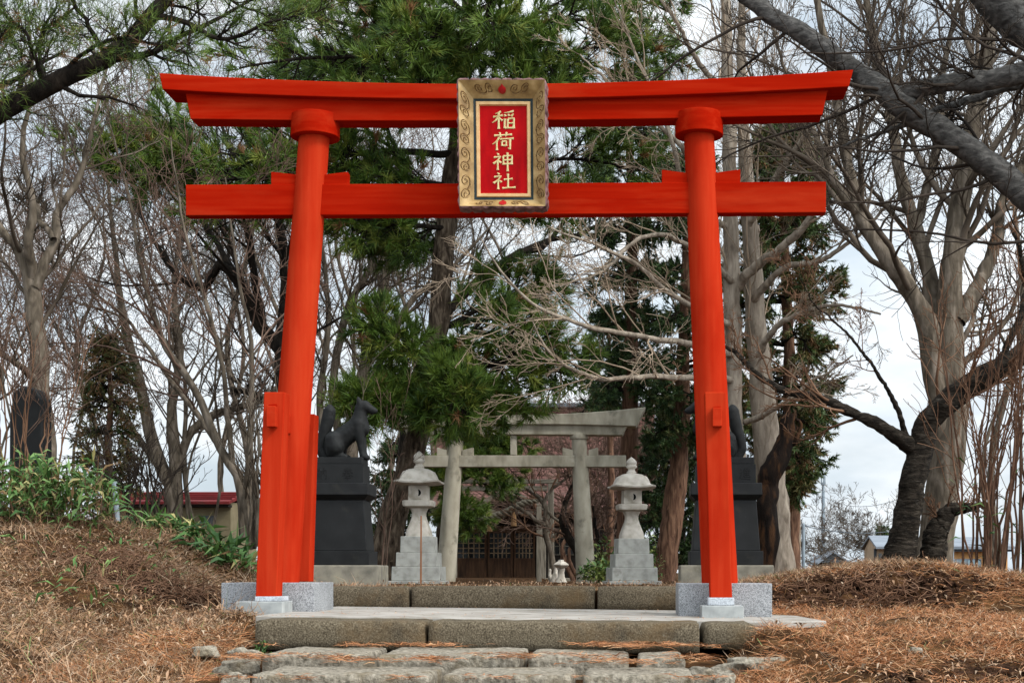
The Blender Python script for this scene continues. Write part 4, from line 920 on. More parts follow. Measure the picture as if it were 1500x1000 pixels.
bare_tree('slender bare tree with one long stem bending left above the shed roof',
 [[(362, 790, d, 20), (352, 700, d, 15), (326, 660, d, 13), (284, 565, d, 11), (258, 530, d, 10), (234, 490, d, 9), (212, 420, d, 7), (200, 370, d, 6), (185, 280, d, 4), (160, 180, d, 2)],
  [(352, 700, d, 10), (300, 620, d+.4, 8), (250, 560, d+.6, 7), (190, 480, d+.8, 5), (130, 420, d+.8, 3)],
  [(340, 680, d, 9), (330, 560, d-.3, 7), (300, 440, d-.4, 6), (270, 330, d-.4, 4), (250, 200, d-.4, 2)],
  [(358, 760, d, 9), (368, 640, d-.4, 8), (372, 500, d-.5, 6), (350, 380, d-.5, 4), (330, 260, d-.5, 2)]],
 (M['bark_grey'], M['twig_pink']), FINE(12, 8, 7, up=.03), seed=102, m=28)
d = 24
bare_tree('dark bare tree whose crooked limbs arch left from the left support post',
 [[(398, 850, d, 30), (402, 720, d, 26), (412, 600, d, 24), (410, 510, d, 22), (385, 480, d, 20), (352, 412, d, 17), (318, 385, d, 15), (300, 422, d, 12), (270, 408, d, 10), (245, 385, d, 8), (215, 330, d, 5), (190, 260, d, 3)],
  [(410, 510, d, 18), (420, 420, d+.3, 15), (410, 330, d+.3, 12), (380, 230, d+.3, 8), (370, 120, d, 4)],
  [(385, 480, d, 13), (372, 400, d-.4, 11), (358, 310, d-.5, 9), (340, 230, d-.5, 6), (300, 120, d-.5, 3)],
  [(412, 600, d, 13), (370, 580, d-.4, 11), (340, 570, d-.6, 7)],
  [(352, 412, d, 10), (300, 330, d+.4, 7), (250, 270, d+.5, 5), (200, 190, d+.5, 3)]],
 (M['bark_dark'], M['twig_dark']), FINE(14, 9, 7, up=.05), seed=103, m=34)
d = 22
bare_tree('bare tree with a double forked base behind the red roofed shed',
 [[(262, 800, d+8, 24), (252, 715, d+8, 22), (238, 690, d+8, 20), (222, 640, d+8, 18), (205, 560, d+8, 14), (180, 460, d+8, 10), (165, 330, d+8, 6), (150, 200, d+8, 3)],
  [(258, 740, d+8, 20), (256, 660, d+8, 17), (250, 600, d+8, 14), (262, 520, d+8, 11), (255, 420, d+8, 8), (270, 300, d+8, 4)],
  [(252, 715, d+8, 14), (275, 650, d+8, 13), (310, 610, d+8, 12), (370, 590, d+8, 10), (420, 560, d+8, 6)],
  [(238, 690, d+8, 11), (190, 620, d+8, 9), (130, 560, d+8, 6), (80, 470, d+8, 3)]],
 (M['bark_grey'], M['twig_grey']), FINE(14, 9, 8, mr=.005), seed=104, m=28)
d = 28
bare_tree('bare tree with sinuous stems between the left pillar and the great pine',
 [[(500, 855, d, 26), (508, 720, d, 22), (520, 600, d, 19), (545, 480, d, 16), (565, 410, d, 13), (575, 350, d, 10), (580, 240, d, 5)],
  [(508, 700, d, 14), (490, 560, d+.5, 13), (510, 450, d+.5, 11), (545, 380, d+.5, 9), (520, 300, d+.5, 6), (505, 200, d, 3)],
  [(520, 600, d, 13), (570, 500, d-.5, 11), (600, 440, d-.5, 9), (650, 400, d-.5, 6), (720, 330, d-.5, 3)],
  [(500, 760, d, 12), (470, 600, d, 10), (480, 470, d, 8), (470, 350, d, 5), (450, 240, d, 3)]],
 (M['bark_grey'], M['twig_grey']), FINE(14, 9, 8, mr=.0045), seed=105, m=28)
bare_tree('dark leaning bare tree behind the great pine, limbs reaching right under the tie beam',
 [[(560, 856, 33, 20), (580, 740, 33, 18), (600, 600, 33, 17), (640, 480, 33, 15), (690, 420, 33, 13), (760, 370, 33, 11), (790, 365, 33, 9), (830, 320, 33, 6), (860, 240, 33, 3)],
  [(640, 480, 33, 10), (690, 470, 33, 9), (740, 440, 33, 7), (800, 410, 33, 5), (850, 415, 33, 3)],
  [(760, 370, 33, 8), (810, 350, 33, 7), (860, 340, 33, 6), (920, 300, 33, 3)]],
 (M['bark_dark'], M['twig_dark']), FINE(12, 8, 7, mr=.005), seed=106, m=26)
def wood(px, d, top, seed, label, spread=120, w_=22, mat='bark_grey', tw='twig_grey', stems=3, base=852, dense=1., up=.06, group='bare trees of the wood behind', mk=1.):
    r = random.Random(seed); s = 25/d; limbs = []
    for k in range(stems):
        b = px+r.uniform(-14, 14); q = r.uniform(-1, 1)*spread*.5+(k-(stems-1)/2)*spread*.35; H = base-top; fw = .48*w_*(1 if k == 0 else r.uniform(.5, .8)); cur = r.choice((-1, 1))*r.uniform(14, 34)
        limbs.append([(b, base, d, fw*1.3), (b+q*.08+cur, base-H*.2, d, fw), (b+q*.3-cur*.5, base-H*.42, d, fw*.78), (b+q*.6+cur, base-H*.66, d, fw*.5), (b+q*.85-cur, base-H*.84, d, fw*.3), (b+q, top, d, fw*.12)])
        limbs.append([(b+q*.2, base-H*.36, d, fw*.5), (b+q*.2+r.choice((-1, 1))*spread*.4, base-H*.55, d+.6*r.uniform(-1, 1), fw*.34), (b+q*.2+r.choice((-1, 1))*spread*.75, base-H*.8, d+r.uniform(-1, 1), fw*.12)])
    bare_tree(label, limbs, (M[mat], M[tw]), FINE(int(14*dense), 8, 7, mr=.0026*d/25*mk, up=up, l1=.44, t0=.22, rm=.02), seed=seed, m=30, sides=9, group=group)
wood(20, 26, 150, 201, 'tangled brown bare tree at the far left edge behind the monument', 150, 13, 'bark_grey', 'twig_pink', 3, 820)
wood(120, 30, 120, 202, 'thin many stemmed bare tree between monument and rusty cedar', 150, 14, 'bark_grey', 'twig_grey', 2, 830)
wood(300, 30, 90, 204, 'bushy bare tree just right of the shed roof ridge', 160, 15, 'bark_grey', 'twig_grey', 3, 850)
wood(345, 36, 40, 205, 'tall bare tree seen between the shed and the left support post', 170, 20, 'bark_grey', 'twig_pink', 2, 850)
wood(440, 36, 60, 206, 'tall bare tree rising straight behind the left pillar', 150, 20, 'bark_grey', 'twig_grey', 2, 852)
wood(520, 40, 80, 207, 'distant bare tree just right of the left fox statue', 150, 20, 'bark_grey', 'twig_pink', 2, 850)
wood(600, 46, 120, 208, 'distant bare tree screened by the great pine trunk', 170, 18, 'bark_grey', 'twig_grey', 2, 850)
wood(800, 60, 150, 209, 'far bare tree above the shrine roof ridge', 200, 18, 'bark_grey', 'twig_grey', 2, 850)
wood(1040, 34, 20, 210, 'tall bare tree directly behind the right pillar', 170, 18, 'bark_pale', 'twig_pale', 2, 852)
wood(1470, 27, -60, 212, 'upright bare tree behind the thicket of canes at the right edge', 200, 20, 'bark_grey', 'twig_dark', 2, 850, .9)
wood(-60, 22, 200, 213, 'bare tree with pinkish twigs leaning in from beyond the left edge', 200, 16, 'bark_grey', 'twig_pink', 2, 810)
wood(850, 41, 585, 214, 'low twiggy bare tree tangled before the shrine roof', 210, 16, 'bark_brown', 'twig_pink', 5, 854, 1.9, .03, mk=1.4)
# small far trees by the houses
for px, d, top, sp, lb in ((1248, 80, 765, 16, 'tiny distant bare tree between the grey gable roof and the mast'), (1270, 84, 772, 20, 'tiny distant bare tree beside the cream house'), (1190, 70, 770, 24, 'tiny distant bare tree next to the timber pole'), (1222, 95, 790, 22, 'tiny distant bare bush behind the low grey roof')):
    wood(px, d, top, int(px), lb, sp, 3, 'bark_grey', 'twig_grey', 3, 846, .6, group='far bare trees among the houses')
cedar('tiny distant pointed fir behind the cream gable house', [(1294, 846, 90, 3), (1294, 800, 90, 2), (1294, 770, 90, 1)], side_limbs([(778, 4), (785, 7), (793, 9), (802, 10), (815, 11)], 1294, 90, 4, 3, 1), (M['bark_brown'], M['bark_dark']), 78, M['cedar_dark'], per=20, k1=4, k2=3, l2=.25, nw=.05, nl=.22, name='fir_tree', cat='fir')

# ------------------------------------------------------------------ shrubs and canes
def cane_bush(label, px, d, py, n, h_px, spread_px, mat, tw, seed, width=6, base_sp=40, k=5, leaves=0, lmats=None, name='shrub', cat='shrub', lean=0., lz=(.02, .25), minr=.003):
    global RNG
    RNG = np.random.default_rng(seed); r = random.Random(seed); limbs = []
    for i in range(n):
        b = px+r.uniform(-1, 1)*base_sp; q = r.uniform(-1, 1)*spread_px+(b-px)*.6+lean; H = h_px*r.uniform(.6, 1.05); dz = r.uniform(-.5, .5); c = r.uniform(-8, 8); ww = width*r.uniform(.55, 1.1)
        limbs.append([(b, py+12, d+dz*.4, ww), (b+q*.25+c, py-H*.35, d+dz*.7, ww*.8), (b+q*.6-c, py-H*.7, d+dz, ww*.5), (b+q, py-H, d+dz*1.2, ww*.2)])
    PA, RA = limbs_px(limbs, 14, .06, seed)
    t = thing(name, label, cat, P(px, py, d))
    V, Q = tubes([(PA, RA, 6)]); obj_np('stems', V, Q, None, M[mat], t, smooth=True)
    A = grow(PA, RA, k, 8, t0=.25, t1=1, ang=.55, lenf=.4, rr=.5, wob=.12, up=.05, minr=minr*1.3)
    B = grow(A[0], A[1], 4, 6, t0=.3, ang=.6, lenf=.45, rr=.6, wob=.14, up=.04, minr=minr)
    V, Q = tubes([(A[0], A[1], 4), (B[0], B[1], 3)]); obj_np('twigs', V, Q, None, M[tw], t)
    if leaves:
        pick = PA[RNG.integers(0, len(PA), leaves)]; f = RNG.uniform(*lz, leaves); i = (f*13).astype(int)
        p = pick[np.arange(leaves), i]
        V, Q, mi = blades(p, RNG, .20, .026, len(lmats), droop=.5)
        obj_np('leaves', V, Q, None, lmats, t, mi=mi)
    return t
def blades(p, rng, ln, wd, nm, droop=.4, up=.25, pw=None):
    """lance shaped leaves starting at p (n,3): two quads each with a fold"""
    n = len(p); a = rng.uniform(0, 2*math.pi, n); el = rng.normal(up, .45, n)
    dr = np.stack([np.cos(a)*np.cos(el), np.sin(a)*np.cos(el), np.sin(el)], -1)
    L_ = ln*rng.uniform(.6, 1.25, n)[:, None]; W_ = wd*rng.uniform(.7, 1.2, n)[:, None]
    sd_ = unit(np.cross(dr, np.array([0, 0, 1.])+rng.normal(0, .45, (n, 3))))
    mid = p+dr*L_*.42+np.array([0, 0, .02]); d2 = unit(dr-np.array([0, 0, 1])*droop*rng.uniform(.4, 1.4, (n, 1)))
    tip = mid+d2*L_*.6
    q1 = p+dr*L_*.06
    V = np.stack([q1, mid-sd_*W_*.5, tip, mid+sd_*W_*.5, mid+np.cross(dr, sd_)*W_*.12], 1).reshape(-1, 3)
    b = np.arange(n)[:, None]*5
    Q = np.concatenate([b+np.array([[0, 1, 2, 4]]), b+np.array([[0, 4, 2, 3]])])
    mi = rng.choice(nm, n, p=pw); return V, Q, np.concatenate([mi, mi])
cane_bush('tall thicket of reddish brown canes at the right edge, few bamboo leaves at its foot', 1462, 14.4, 846, 24, 470, 80, 'bark_brown', 'twig_brown', 301, 5, 46, 5, 46, [M['sasa'][0], M['sasa'][4], M['sasa'][1]], lz=(.12, .42), name='cane_thicket', cat='thicket')
cane_bush('loose pinkish bare shrub growing beside the left fox pedestal before the pine trunk', 560, 19.6, 830, 4, 235, 40, 'twig_pink', 'twig_pink', 302, 2.0, 6, 5, minr=.0025)
cane_bush('wiry brown bare shrub tangled over the black monument', 28, 14.6, 700, 16, 300, 70, 'twig_brown', 'twig_pink', 303, 2.6, 60, 8)
cane_bush('low twiggy bare shrub between the grey pipe and the shed', 205, 19, 770, 18, 170, 70, 'twig_dark', 'twig_dark', 304, 5, 40, 7)
cane_bush('bare shrub with fine stems next to the left support post', 372, 17.5, 790, 12, 240, 26, 'bark_grey', 'twig_grey', 305, 7, 14, 6)
cane_bush('tangle of dead brown brambles in front of the shrine wall', 868, 38, 850, 12, 175, 60, 'twig_brown', 'twig_pink', 306, 2.2, 34, 8, minr=.005)
cane_bush('bare grey shrub between the left fox statue and the gate pillar', 470, 21, 850, 7, 330, 40, 'twig_grey', 'twig_grey', 308, 3, 30, 6)
def sasa_clump(label, spots, n, hgt, seed, ln=.22, wd=.032, pw=(.30, .26, .14, .08, .22), stems=60, group='bamboo grass on the left bank', name='bamboo_grass', mats=None):
    rng = np.random.default_rng(seed); pts = []; sp = []
    for (px, d, rx, ry, w_) in spots:
        k = int(n*w_); a = rng.uniform(0, 2*math.pi, k); r = np.sqrt(rng.random(k))
        x = X(px, d)+r*np.cos(a)*rx; y = d+r*np.sin(a)*ry; z = gz(x, y)
        h = hgt*rng.random(k)**.8*(1.05-.5*r)
        pts.append(np.stack([x, y, z+h], -1)); sp.append(np.stack([x, y, z, h], -1)[::9])
    p = np.concatenate(pts); s = np.concatenate(sp)
    t = thing(name, label, 'bamboo grass', p.mean(0), group)
    V, Q, mi = blades(p, rng, ln, wd, 5, droop=.55, up=.35, pw=list(pw)); obj_np('leaves', V, Q, None, mats or M['sasa'], t, mi=mi)
    PA = np.stack([s[:, :3], s[:, :3]+np.stack([rng.normal(0, .03, len(s)), rng.normal(0, .03, len(s)), s[:, 3]*.6], -1), s[:, :3]+np.stack([rng.normal(0, .07, len(s)), rng.normal(0, .07, len(s)), s[:, 3]*1.15], -1)], 1)
    V, Q = tubes([(PA, np.full(PA.shape[:2], .003), 3)]); obj_np('stems', V, Q, None, M['twig_brown'], t)
sasa_clump('big mound of yellow green bamboo grass at the top of the left bank', [(20, 13.6, .55, .5, .34), (80, 13.7, .45, .45, .36), (130, 13.6, .32, .35, .20), (-30, 13.4, .5, .5, .25)], 1500, .66, 401, .19, .032, (.26, .38, .16, .08, .12))
sasa_clump('light bamboo grass tuft before the red roofed shed', [(235, 14.4, .25, .25, .5), (262, 14.3, .2, .2, .5)], 240, .20, 402, .2, .03, (.35, .3, .12, .05, .18))
sasa_clump('broad leaved dark bamboo grass by the foot of the bare shrub near the gate', [(340, 13.4, .20, .2, .6), (300, 13.7, .22, .2, .4)], 210, .24, 403, .25, .045, (.30, .16, .04, .02, .48))
sasa_clump('scattered bamboo shoots across the middle of the left bank', [(70, 12.2, .5, .5, .2), (180, 12.0, .5, .5, .3), (110, 11.0, .4, .5, .2), (200, 12.9, .6, .3, .3)], 110, .08, 404, .17, .026, (.4, .3, .1, .0, .2))
sasa_clump('small weed growing from the left end of the step stone', [(383, 9.66, .035, .03, 1)], 34, .12, 405, .09, .012, (.5, .2, .05, .0, .25), group='weeds among the stones')
sasa_clump('flat green weed at the foot of the right kerb stone', [(920, 12.93, .10, .03, 1)], 40, .03, 406, .10, .022, (.3, .1, .1, .1, .4), group='weeds among the stones')
sasa_clump('leafy light green shrub at the foot of the stone torii right pillar', [(876, 24.5, .32, .3, 1)], 420, .42, 407, .13, .05, (.35, .45, .1, .0, .1), group='small shrubs by the lantern', name='low_shrub', mats=M['shrub']+[M['shrub'][1], M['shrub'][0]])
sasa_clump('taller yellow green shrub behind the right stone lantern', [(886, 27.0, .25, .25, .6), (950, 25, .25, .2, .4)], 330, .95, 408, .13, .05, (.25, .5, .1, .0, .15), group='small shrubs by the lantern', name='low_shrub', mats=M['shrub']+[M['shrub'][1], M['shrub'][0]])

# ------------------------------------------------------------------ dry grass, needles, dead leaves
def scatter(n, x0, x1, y0, y1, rng, keep):
    x = rng.uniform(x0, x1, n); y = y0+(y1-y0)*rng.random(n)**1.25
    k = keep(x, y); return x[k], y[k]
def off_path(x, y):
    # outside stones, paving and the granite blocks
    a = (x > -2.62) & (x < .62) & (y < 10.25) & (y > 7.9)
    b = (x > -3.28) & (x < 1.12) & (y > np.where(x < -2.55, 11.25, 9.95)) & (y < 13.35)
    c = (x > .5) & (x < 1.42) & (y > 10.2) & (y < 11.85)
    e = (x >= .62) & (x < .86) & (y > 9.68) & (y < 10.25)
    return ~(a | b | c | e)
def fld(x, y, s, seed):
    return np.sin(x*s+seed)*np.cos(y*s*1.3+seed*2)+.6*np.sin(x*s*2.7+y*s*1.9+seed)+.4*np.cos(x*s*5.1-y*s*4.3+seed*3)
def blade_mesh(name, x, y, ln, wd, rng, lie, mats, pw, label, cat, curl=.5, lift=0.):
    n = len(x); z = gz(x, y)+lift; p = np.stack([x, y, z-.004], -1)
    a = rng.uniform(0, 2*math.pi, n); el = np.abs(rng.normal(lie, .3, n)); L_ = ln*rng.uniform(.5, 1.4, n)[:, None]
    dr = np.stack([np.cos(a)*np.cos(el), np.sin(a)*np.cos(el), np.sin(el)], -1)
    sd_ = unit(np.cross(dr, rng.normal(0, 1, (n, 3))))*wd*rng.uniform(.6, 1.3, n)[:, None]/2
    mid = p+dr*L_*.5; d2 = unit(dr+rng.normal(0, curl, (n, 3))-np.array([0, 0, .35])); tip = mid+d2*L_*.5
    tip[:, 2] = np.maximum(tip[:, 2], gz(tip[:, 0], tip[:, 1])+.003+lift)
    V = np.stack([p-sd_, p+sd_, mid-sd_*.8, mid+sd_*.8, tip], 1).reshape(-1, 3); b = np.arange(n)[:, None]*5
    Q = b+np.array([[0, 1, 3, 2]]); T = b+np.array([[2, 3, 4]])
    mi = rng.choice(len(mats), n, p=pw); 
    o = obj_np(name, V, Q, T, mats, None, mi=np.concatenate([mi, mi])); return tag(o, label, cat, kind='stuff')
rng = np.random.default_rng(900)
# left bank grass
x, y = scatter(210000, -7.6, -2.3, 7.6, 15.0, rng, lambda x, y: off_path(x, y) & (rng.random(len(x)) > np.clip(1.25*dug(x, y), 0, .97)) & (rng.random(len(x)) < .62+.34*fld(x, y, 2.3, 2)))
blade_mesh('dry_grass', x, y, .10, .0044, rng, .34, M['straw_grass'], [.30, .25, .20, .22, .03], 'tan dead grass matted over the left bank', 'dry grass')
x, y = scatter(5500, -7.6, -2.5, 7.8, 14.8, rng, lambda x, y: off_path(x, y) & (fld(x, y, 2.2, 5) > .3))
blade_mesh('grass_tufts', x, y, .24, .005, rng, .85, M['straw_grass'], [.40, .18, .34, .06, .02], 'long pale dead grass standing in tufts on the left bank', 'dry grass', curl=.35)
x, y = scatter(16000, -3.0, 1.6, 13.32, 20, rng, lambda x, y: (rng.random(len(x)) < .5+.4*fld(x, y, 2.4, 3)))
blade_mesh('dry_grass', x, y, .07, .005, rng, .35, M['straw_grass'], [.30, .30, .16, .20, .04], 'short withered grass on the terrace behind the upper step', 'dry grass')
# right side: grass on the mound, orange needles on the flat
x, y = scatter(90000, .5, 4.6, 7.6, 18.0, rng, lambda x, y: off_path(x, y) & (rng.random(len(x)) > np.clip(1.3*dug(x, y), 0, .97)) & ((y > 13.0) | (rng.random(len(x)) < .14)))
blade_mesh('dry_grass', x, y, .10, .005, rng, .45, M['straw_grass'], [.34, .26, .22, .15, .03], 'short tan dead grass on the right mound', 'dry grass')
x, y = scatter(130000, .35, 4.6, 7.6, 13.3, rng, lambda x, y: off_path(x, y) & (rng.random(len(x)) > np.clip(1.35*dug(x, y), 0, .97)) & (rng.random(len(x)) < .55+.4*fld(x, y, 2.1, 1)))
blade_mesh('pine_needle_litter', x, y, .12, .0042, rng, .18, M['litter'], [.40, .28, .20, .12], 'rust orange fallen pine needles covering the right flat', 'pine needles', curl=.4)
x, y = scatter(26000, -3.6, -2.35, 7.6, 9.9, rng, lambda x, y: off_path(x, y) & (rng.random(len(x)) < .5+.4*fld(x, y, 3, 4)+(x+2.9)*.3))
blade_mesh('pine_needle_litter', x, y, .12, .0042, rng, .18, M['litter'], [.42, .30, .16, .12], 'rust orange fallen pine needles left of the rough path stones', 'pine needles', curl=.4)
# needles caught in the joints and on top of the rough stones
def row(n, x0, x1, y0, y1, zz, nm_label, pwm=(.46, .3, .16, .08)):
    x = rng.uniform(x0, x1, n); y = rng.uniform(y0, y1, n); k = fld(x, y, 4.3, 8) > .25; x, y = x[k], y[k]; m = len(x)
    p = np.stack([x, y, np.full(m, CZ+zz)+rng.uniform(0, .02, m)], -1); a = rng.normal(0, .9, m)+np.where(rng.random(m) < .5, 0, math.pi)
    dr = np.stack([np.cos(a), np.sin(a), rng.normal(0.02, .08, m)], -1); L_ = .11*rng.uniform(.6, 1.3, m)[:, None]; sd_ = unit(np.cross(dr, np.array([0, 0, 1.])+rng.normal(0, .5, (m, 3))))*.002
    return p, dr, L_, sd_
Vs = []; 
for args in ((2300, -2.5, .5, 8.60, 9.0, -.528), (1300, -2.5, .6, 9.4, 9.70, -.495), (700, -2.45, -.9, 8.40, 8.72, -.535), (500, -.5, .5, 8.3, 8.7, -.540), (500, -.3, .6, 9.1, 9.6, -.49), (900, -2.5, .5, 7.9, 8.05, -.60)):
    p, dr, L_, sd_ = row(*args, '')
    Vs.append(np.stack([p-sd_, p+sd_, p+dr*L_*.5+np.array([0, 0, .008])+sd_, p+dr*L_*.5+np.array([0, 0, .008])-sd_, p+dr*L_], 1).reshape(-1, 3))
V = np.concatenate(Vs); b = np.arange(len(V)//5)[:, None]*5; mi = rng.choice(4, len(b), p=[.34, .38, .08, .20])
tag(obj_np('pine_needle_litter', V, b+np.array([[0, 1, 2, 3]]), b+np.array([[3, 2, 4]]), M['litter'], None, mi=np.concatenate([mi, mi])), 'orange pine needles caught in the joints of the rough path stones', 'pine needles', kind='stuff')
# dead leaves
def leaves_on(n, x0, x1, y0, y1, keep, label, size=.05):
    x, y = scatter(n, x0, x1, y0, y1, rng, keep); n = len(x); p = np.stack([x, y, gz(x, y)+rng.uniform(.005, .05, n)], -1)
    V, Q, mi = blades(p, rng, size, size*.42, 3, droop=.5, up=.15, pw=[.46, .44, .10])
    tag(obj_np('dead_leaves', V, Q, None, M['deadleaf'], None, mi=mi), label, 'dead leaves', kind='stuff')
leaves_on(5000, -7.4, -2.7, 8, 14.5, lambda x, y: off_path(x, y), 'curled dead leaves strewn over the left bank', .042)
leaves_on(3200, .6, 4.4, 7.8, 13.6, lambda x, y: off_path(x, y) & ((dug(x, y) > .25) | (rng.random(len(x)) < .25)), 'dead leaves lying on the dug face of the right mound', .045)
leaves_on(900, -3.0, 1.2, 13.35, 22, lambda x, y: rng.random(len(x)) < .8, 'dead leaves and needles strewn over the shrine terrace', .035)
# twigs and roots in the cut of the left bank
for seed, cx, cy, label in ((501, -3.85, 11.75, 'dug up brown roots beside the left granite block'), (502, -4.5, 12.25, 'torn root mat higher on the left bank'), (503, 2.0, 12.75, 'broken roots sticking out of the right mound face')):
    r = np.random.default_rng(seed); n = 260; x = cx+r.normal(0, .34, n); y = cy+r.normal(0, .22, n); p = np.stack([x, y, gz(x, y)+.02], -1)
    PA = np.zeros((n, 6, 3)); PA[:, 0] = p; a = r.uniform(0, 2*math.pi, n); dr = np.stack([np.cos(a), np.sin(a), r.normal(.25, .3, n)], -1)
    for j in range(1, 6):
        PA[:, j] = PA[:, j-1]+unit(dr)*.05; dr = dr+r.normal(0, .4, (n, 3))-np.array([0, 0, .12])
    V, Q = tubes([(PA, np.full((n, 6), .0028)*r.uniform(.6, 1.8, (n, 1)), 4)])
    tag(obj_np('roots', V, Q, None, M['twig_brown'], None), label, 'roots', kind='stuff')

# clods of dark earth on the dug faces
r = np.random.default_rng(77); bm = bmesh.new(); cnt = 0
while cnt < 2200:
    if r.random() < .28: cx, cy = -3.9+r.normal(0, .45), 11.9+r.normal(0, .32)
    elif r.random() < .75: cx, cy = 2.2+r.normal(0, .95), 12.7+r.normal(0, .26)
    else: cx, cy = 2.3+r.normal(0, .7), 8.7+r.normal(0, .25)
    if dug(cx, cy) < .25 or (cx < 1.15 and cx > -3.3) : continue
    cnt += 1; s_ = .012+.032*r.random()**2
    m = bmesh.ops.create_icosphere(bm, subdivisions=1, radius=s_); zc_ = float(gz(cx, cy))-.02
    sx, sy = r.uniform(.7, 1.5), r.uniform(.7, 1.4)
    for v in m['verts']: v.co = Vector((v.co.x*sx*r.uniform(.7, 1.3)+cx, v.co.y*sy*r.uniform(.7, 1.3)+cy, v.co.z*.75*r.uniform(.7, 1.3)+zc_))
me = bpy.data.meshes.new('soil_clods'); bm.to_mesh(me); bm.free()
M['clod'] = nmat('dark_earth', ['1a110a', '35241a', '523a28'], (20, 20, 20), 6, rough=.95, spec=.05, bump=.6, bscale=120)
tag(link('soil_clods', me, M['clod']), 'crumbled dark earth on the dug faces of both banks', 'earth', kind='stuff')

# bits blown onto the landing
n = 620; r = np.random.default_rng(91); x = r.uniform(-2.55, 1.1, n); y = 9.75+3.2*r.random(n)**1.5; k = fld(x, y, 2.7, 6) > -.1; x, y = x[k], y[k]; n = len(x)
z = CZ-.309-(.043)*np.clip((x+2.6)/3.6, 0, 1)+np.where(y < 10.2, .006, .004); p = np.stack([x, y, z+.003], -1); a = r.uniform(0, 2*math.pi, n)
dr = np.stack([np.cos(a), np.sin(a), r.uniform(.0, .12, n)], -1); L_ = .07*r.uniform(.4, 1.4, n)[:, None]; sd_ = unit(np.cross(dr, np.array([0, 0, 1.])))*.0024
V = np.stack([p-sd_, p+sd_, p+dr*L_*.5+sd_+np.array([0, 0, .003]), p+dr*L_*.5-sd_+np.array([0, 0, .003]), p+dr*L_], 1).reshape(-1, 3); b = np.arange(n)[:, None]*5; mi = r.choice(4, n, p=[.3, .3, .2, .2])
tag(obj_np('pine_needle_litter', V, b+np.array([[0, 1, 2, 3]]), b+np.array([[3, 2, 4]]), M['litter'], None, mi=np.concatenate([mi, mi])), 'stray needles and bits blown over the concrete landing', 'pine needles', kind='stuff')
# ------------------------------------------------------------------ fox statues
def capsules(name, chains, mat, parent=None, loc=None, voxel=.012, smooth=6):
    """one continuous body: tapered chains merged by a remesh"""
    bm = bmesh.new()
    for ch in chains:
        pts = np.array(ch, float)
        for a, b in zip(pts[:-1], pts[1:]):
            L_ = np.linalg.norm(b[:3]-a[:3]); n = max(2, int(L_/(min(a[3], b[3])*.35)))
            for t in np.linspace(0, 1, n+1):
                q = a*(1-t)+b*t
                m = bmesh.ops.create_icosphere(bm, subdivisions=2, radius=q[3])
                for v in m['verts']: v.co += Vector(q[:3])
    org = Vector(ORG[parent]) if parent is not None else Vector(loc)
    for v in bm.verts: v.co -= org
    me = bpy.data.meshes.new(name); bm.to_mesh(me); bm.free()
    o = link(name, me, mat, parent, loc)
    r = o.modifiers.new('remesh', 'REMESH'); r.mode = 'VOXEL'; r.voxel_size = voxel; r.use_smooth_shade = True
    s = o.modifiers.new('smooth', 'SMOOTH'); s.iterations = smooth; s.factor = .5
    return o
def fox(cx, d, flip, label):
    """profile measured on the left statue, mirrored for the right one"""
    k = d/F
    def q(px, py, y, rpx): x = (px-494)*k*flip; return (X(cx, d)+x, d+y, Z(py, d), rpx*k*1.12)
    t = thing('fox_statue', label, 'fox statue', P(cx, 672, d), 'stone foxes guarding the path')
    body = [[q(528.5, 600, 0, 8.2), q(527, 612, 0, 10), q(524, 624, 0, 13.2), q(514, 632, 0, 13.8), q(503, 640, 0, 14.5), q(492, 650, 0, 15.5), q(487, 658, 0, 12)],
            [q(529, 598, 0, 8.8), q(534.5, 595, 0, 8.2), q(540, 598, 0, 6.3), q(546.5, 600.5, 0, 4.6), q(550, 601.5, 0, 3.6)],
            [q(543, 602.5, 0, 3.6), q(548, 604.2, 0, 2.8)],
            [q(527, 616, 0, 11), q(531, 628, 0, 10)]]
    for s in (-1, 1):
        body += [[q(491, 645, s*.075, 12.2), q(493, 655, s*.085, 12.8), q(489, 664, s*.08, 8), q(497, 668.5, s*.085, 5), q(508, 669.8, s*.085, 4.4)],
                 [q(526, 622, s*.045, 9.5), q(527.5, 636, s*.055, 7.2), q(530, 650, s*.055, 5.4), q(531.5, 662, s*.055, 4.6), q(533, 668.5, s*.055, 4.8), q(537, 670, s*.055, 4)],
                 [q(527.5, 592, s*.036, 4.2), q(526, 586, s*.042, 3.0), q(525.5, 582, s*.044, 1.3)]]
    capsules('body', body, M['fox_stone'], t)
    tail = [[q(484, 668, 0, 5), q(474, 667, 0, 6.5), q(469.5, 657, 0, 7), q(472, 643, 0, 7.6), q(477, 628, 0, 8.2), q(481, 613, 0, 9.2), q(482.5, 603, 0, 8.6), q(483, 597, 0, 5)]]
    capsules('tail', tail, M['fox_stone'], t)
    mb = MB()
    for s in (-1, 1):
        a = q(537.5, 594.6, s*.047, 1.5); mb.lathe([(.002, a[2]-.013), (.012, a[2]-.006), (.013, a[2]+.002), (.006, a[2]+.009)], a[:3], 8)
    mb.build('eyes', M['carving'], t, smooth=True)
    w0 = 41*k
    MB().box(X(cx, d)-w0, X(cx, d)+w0, d-.19, d+.19, Z(681, d)-.001, Z(671, d)).build('base_slab', M['black_stone'], t, bevel=.008)
    return t
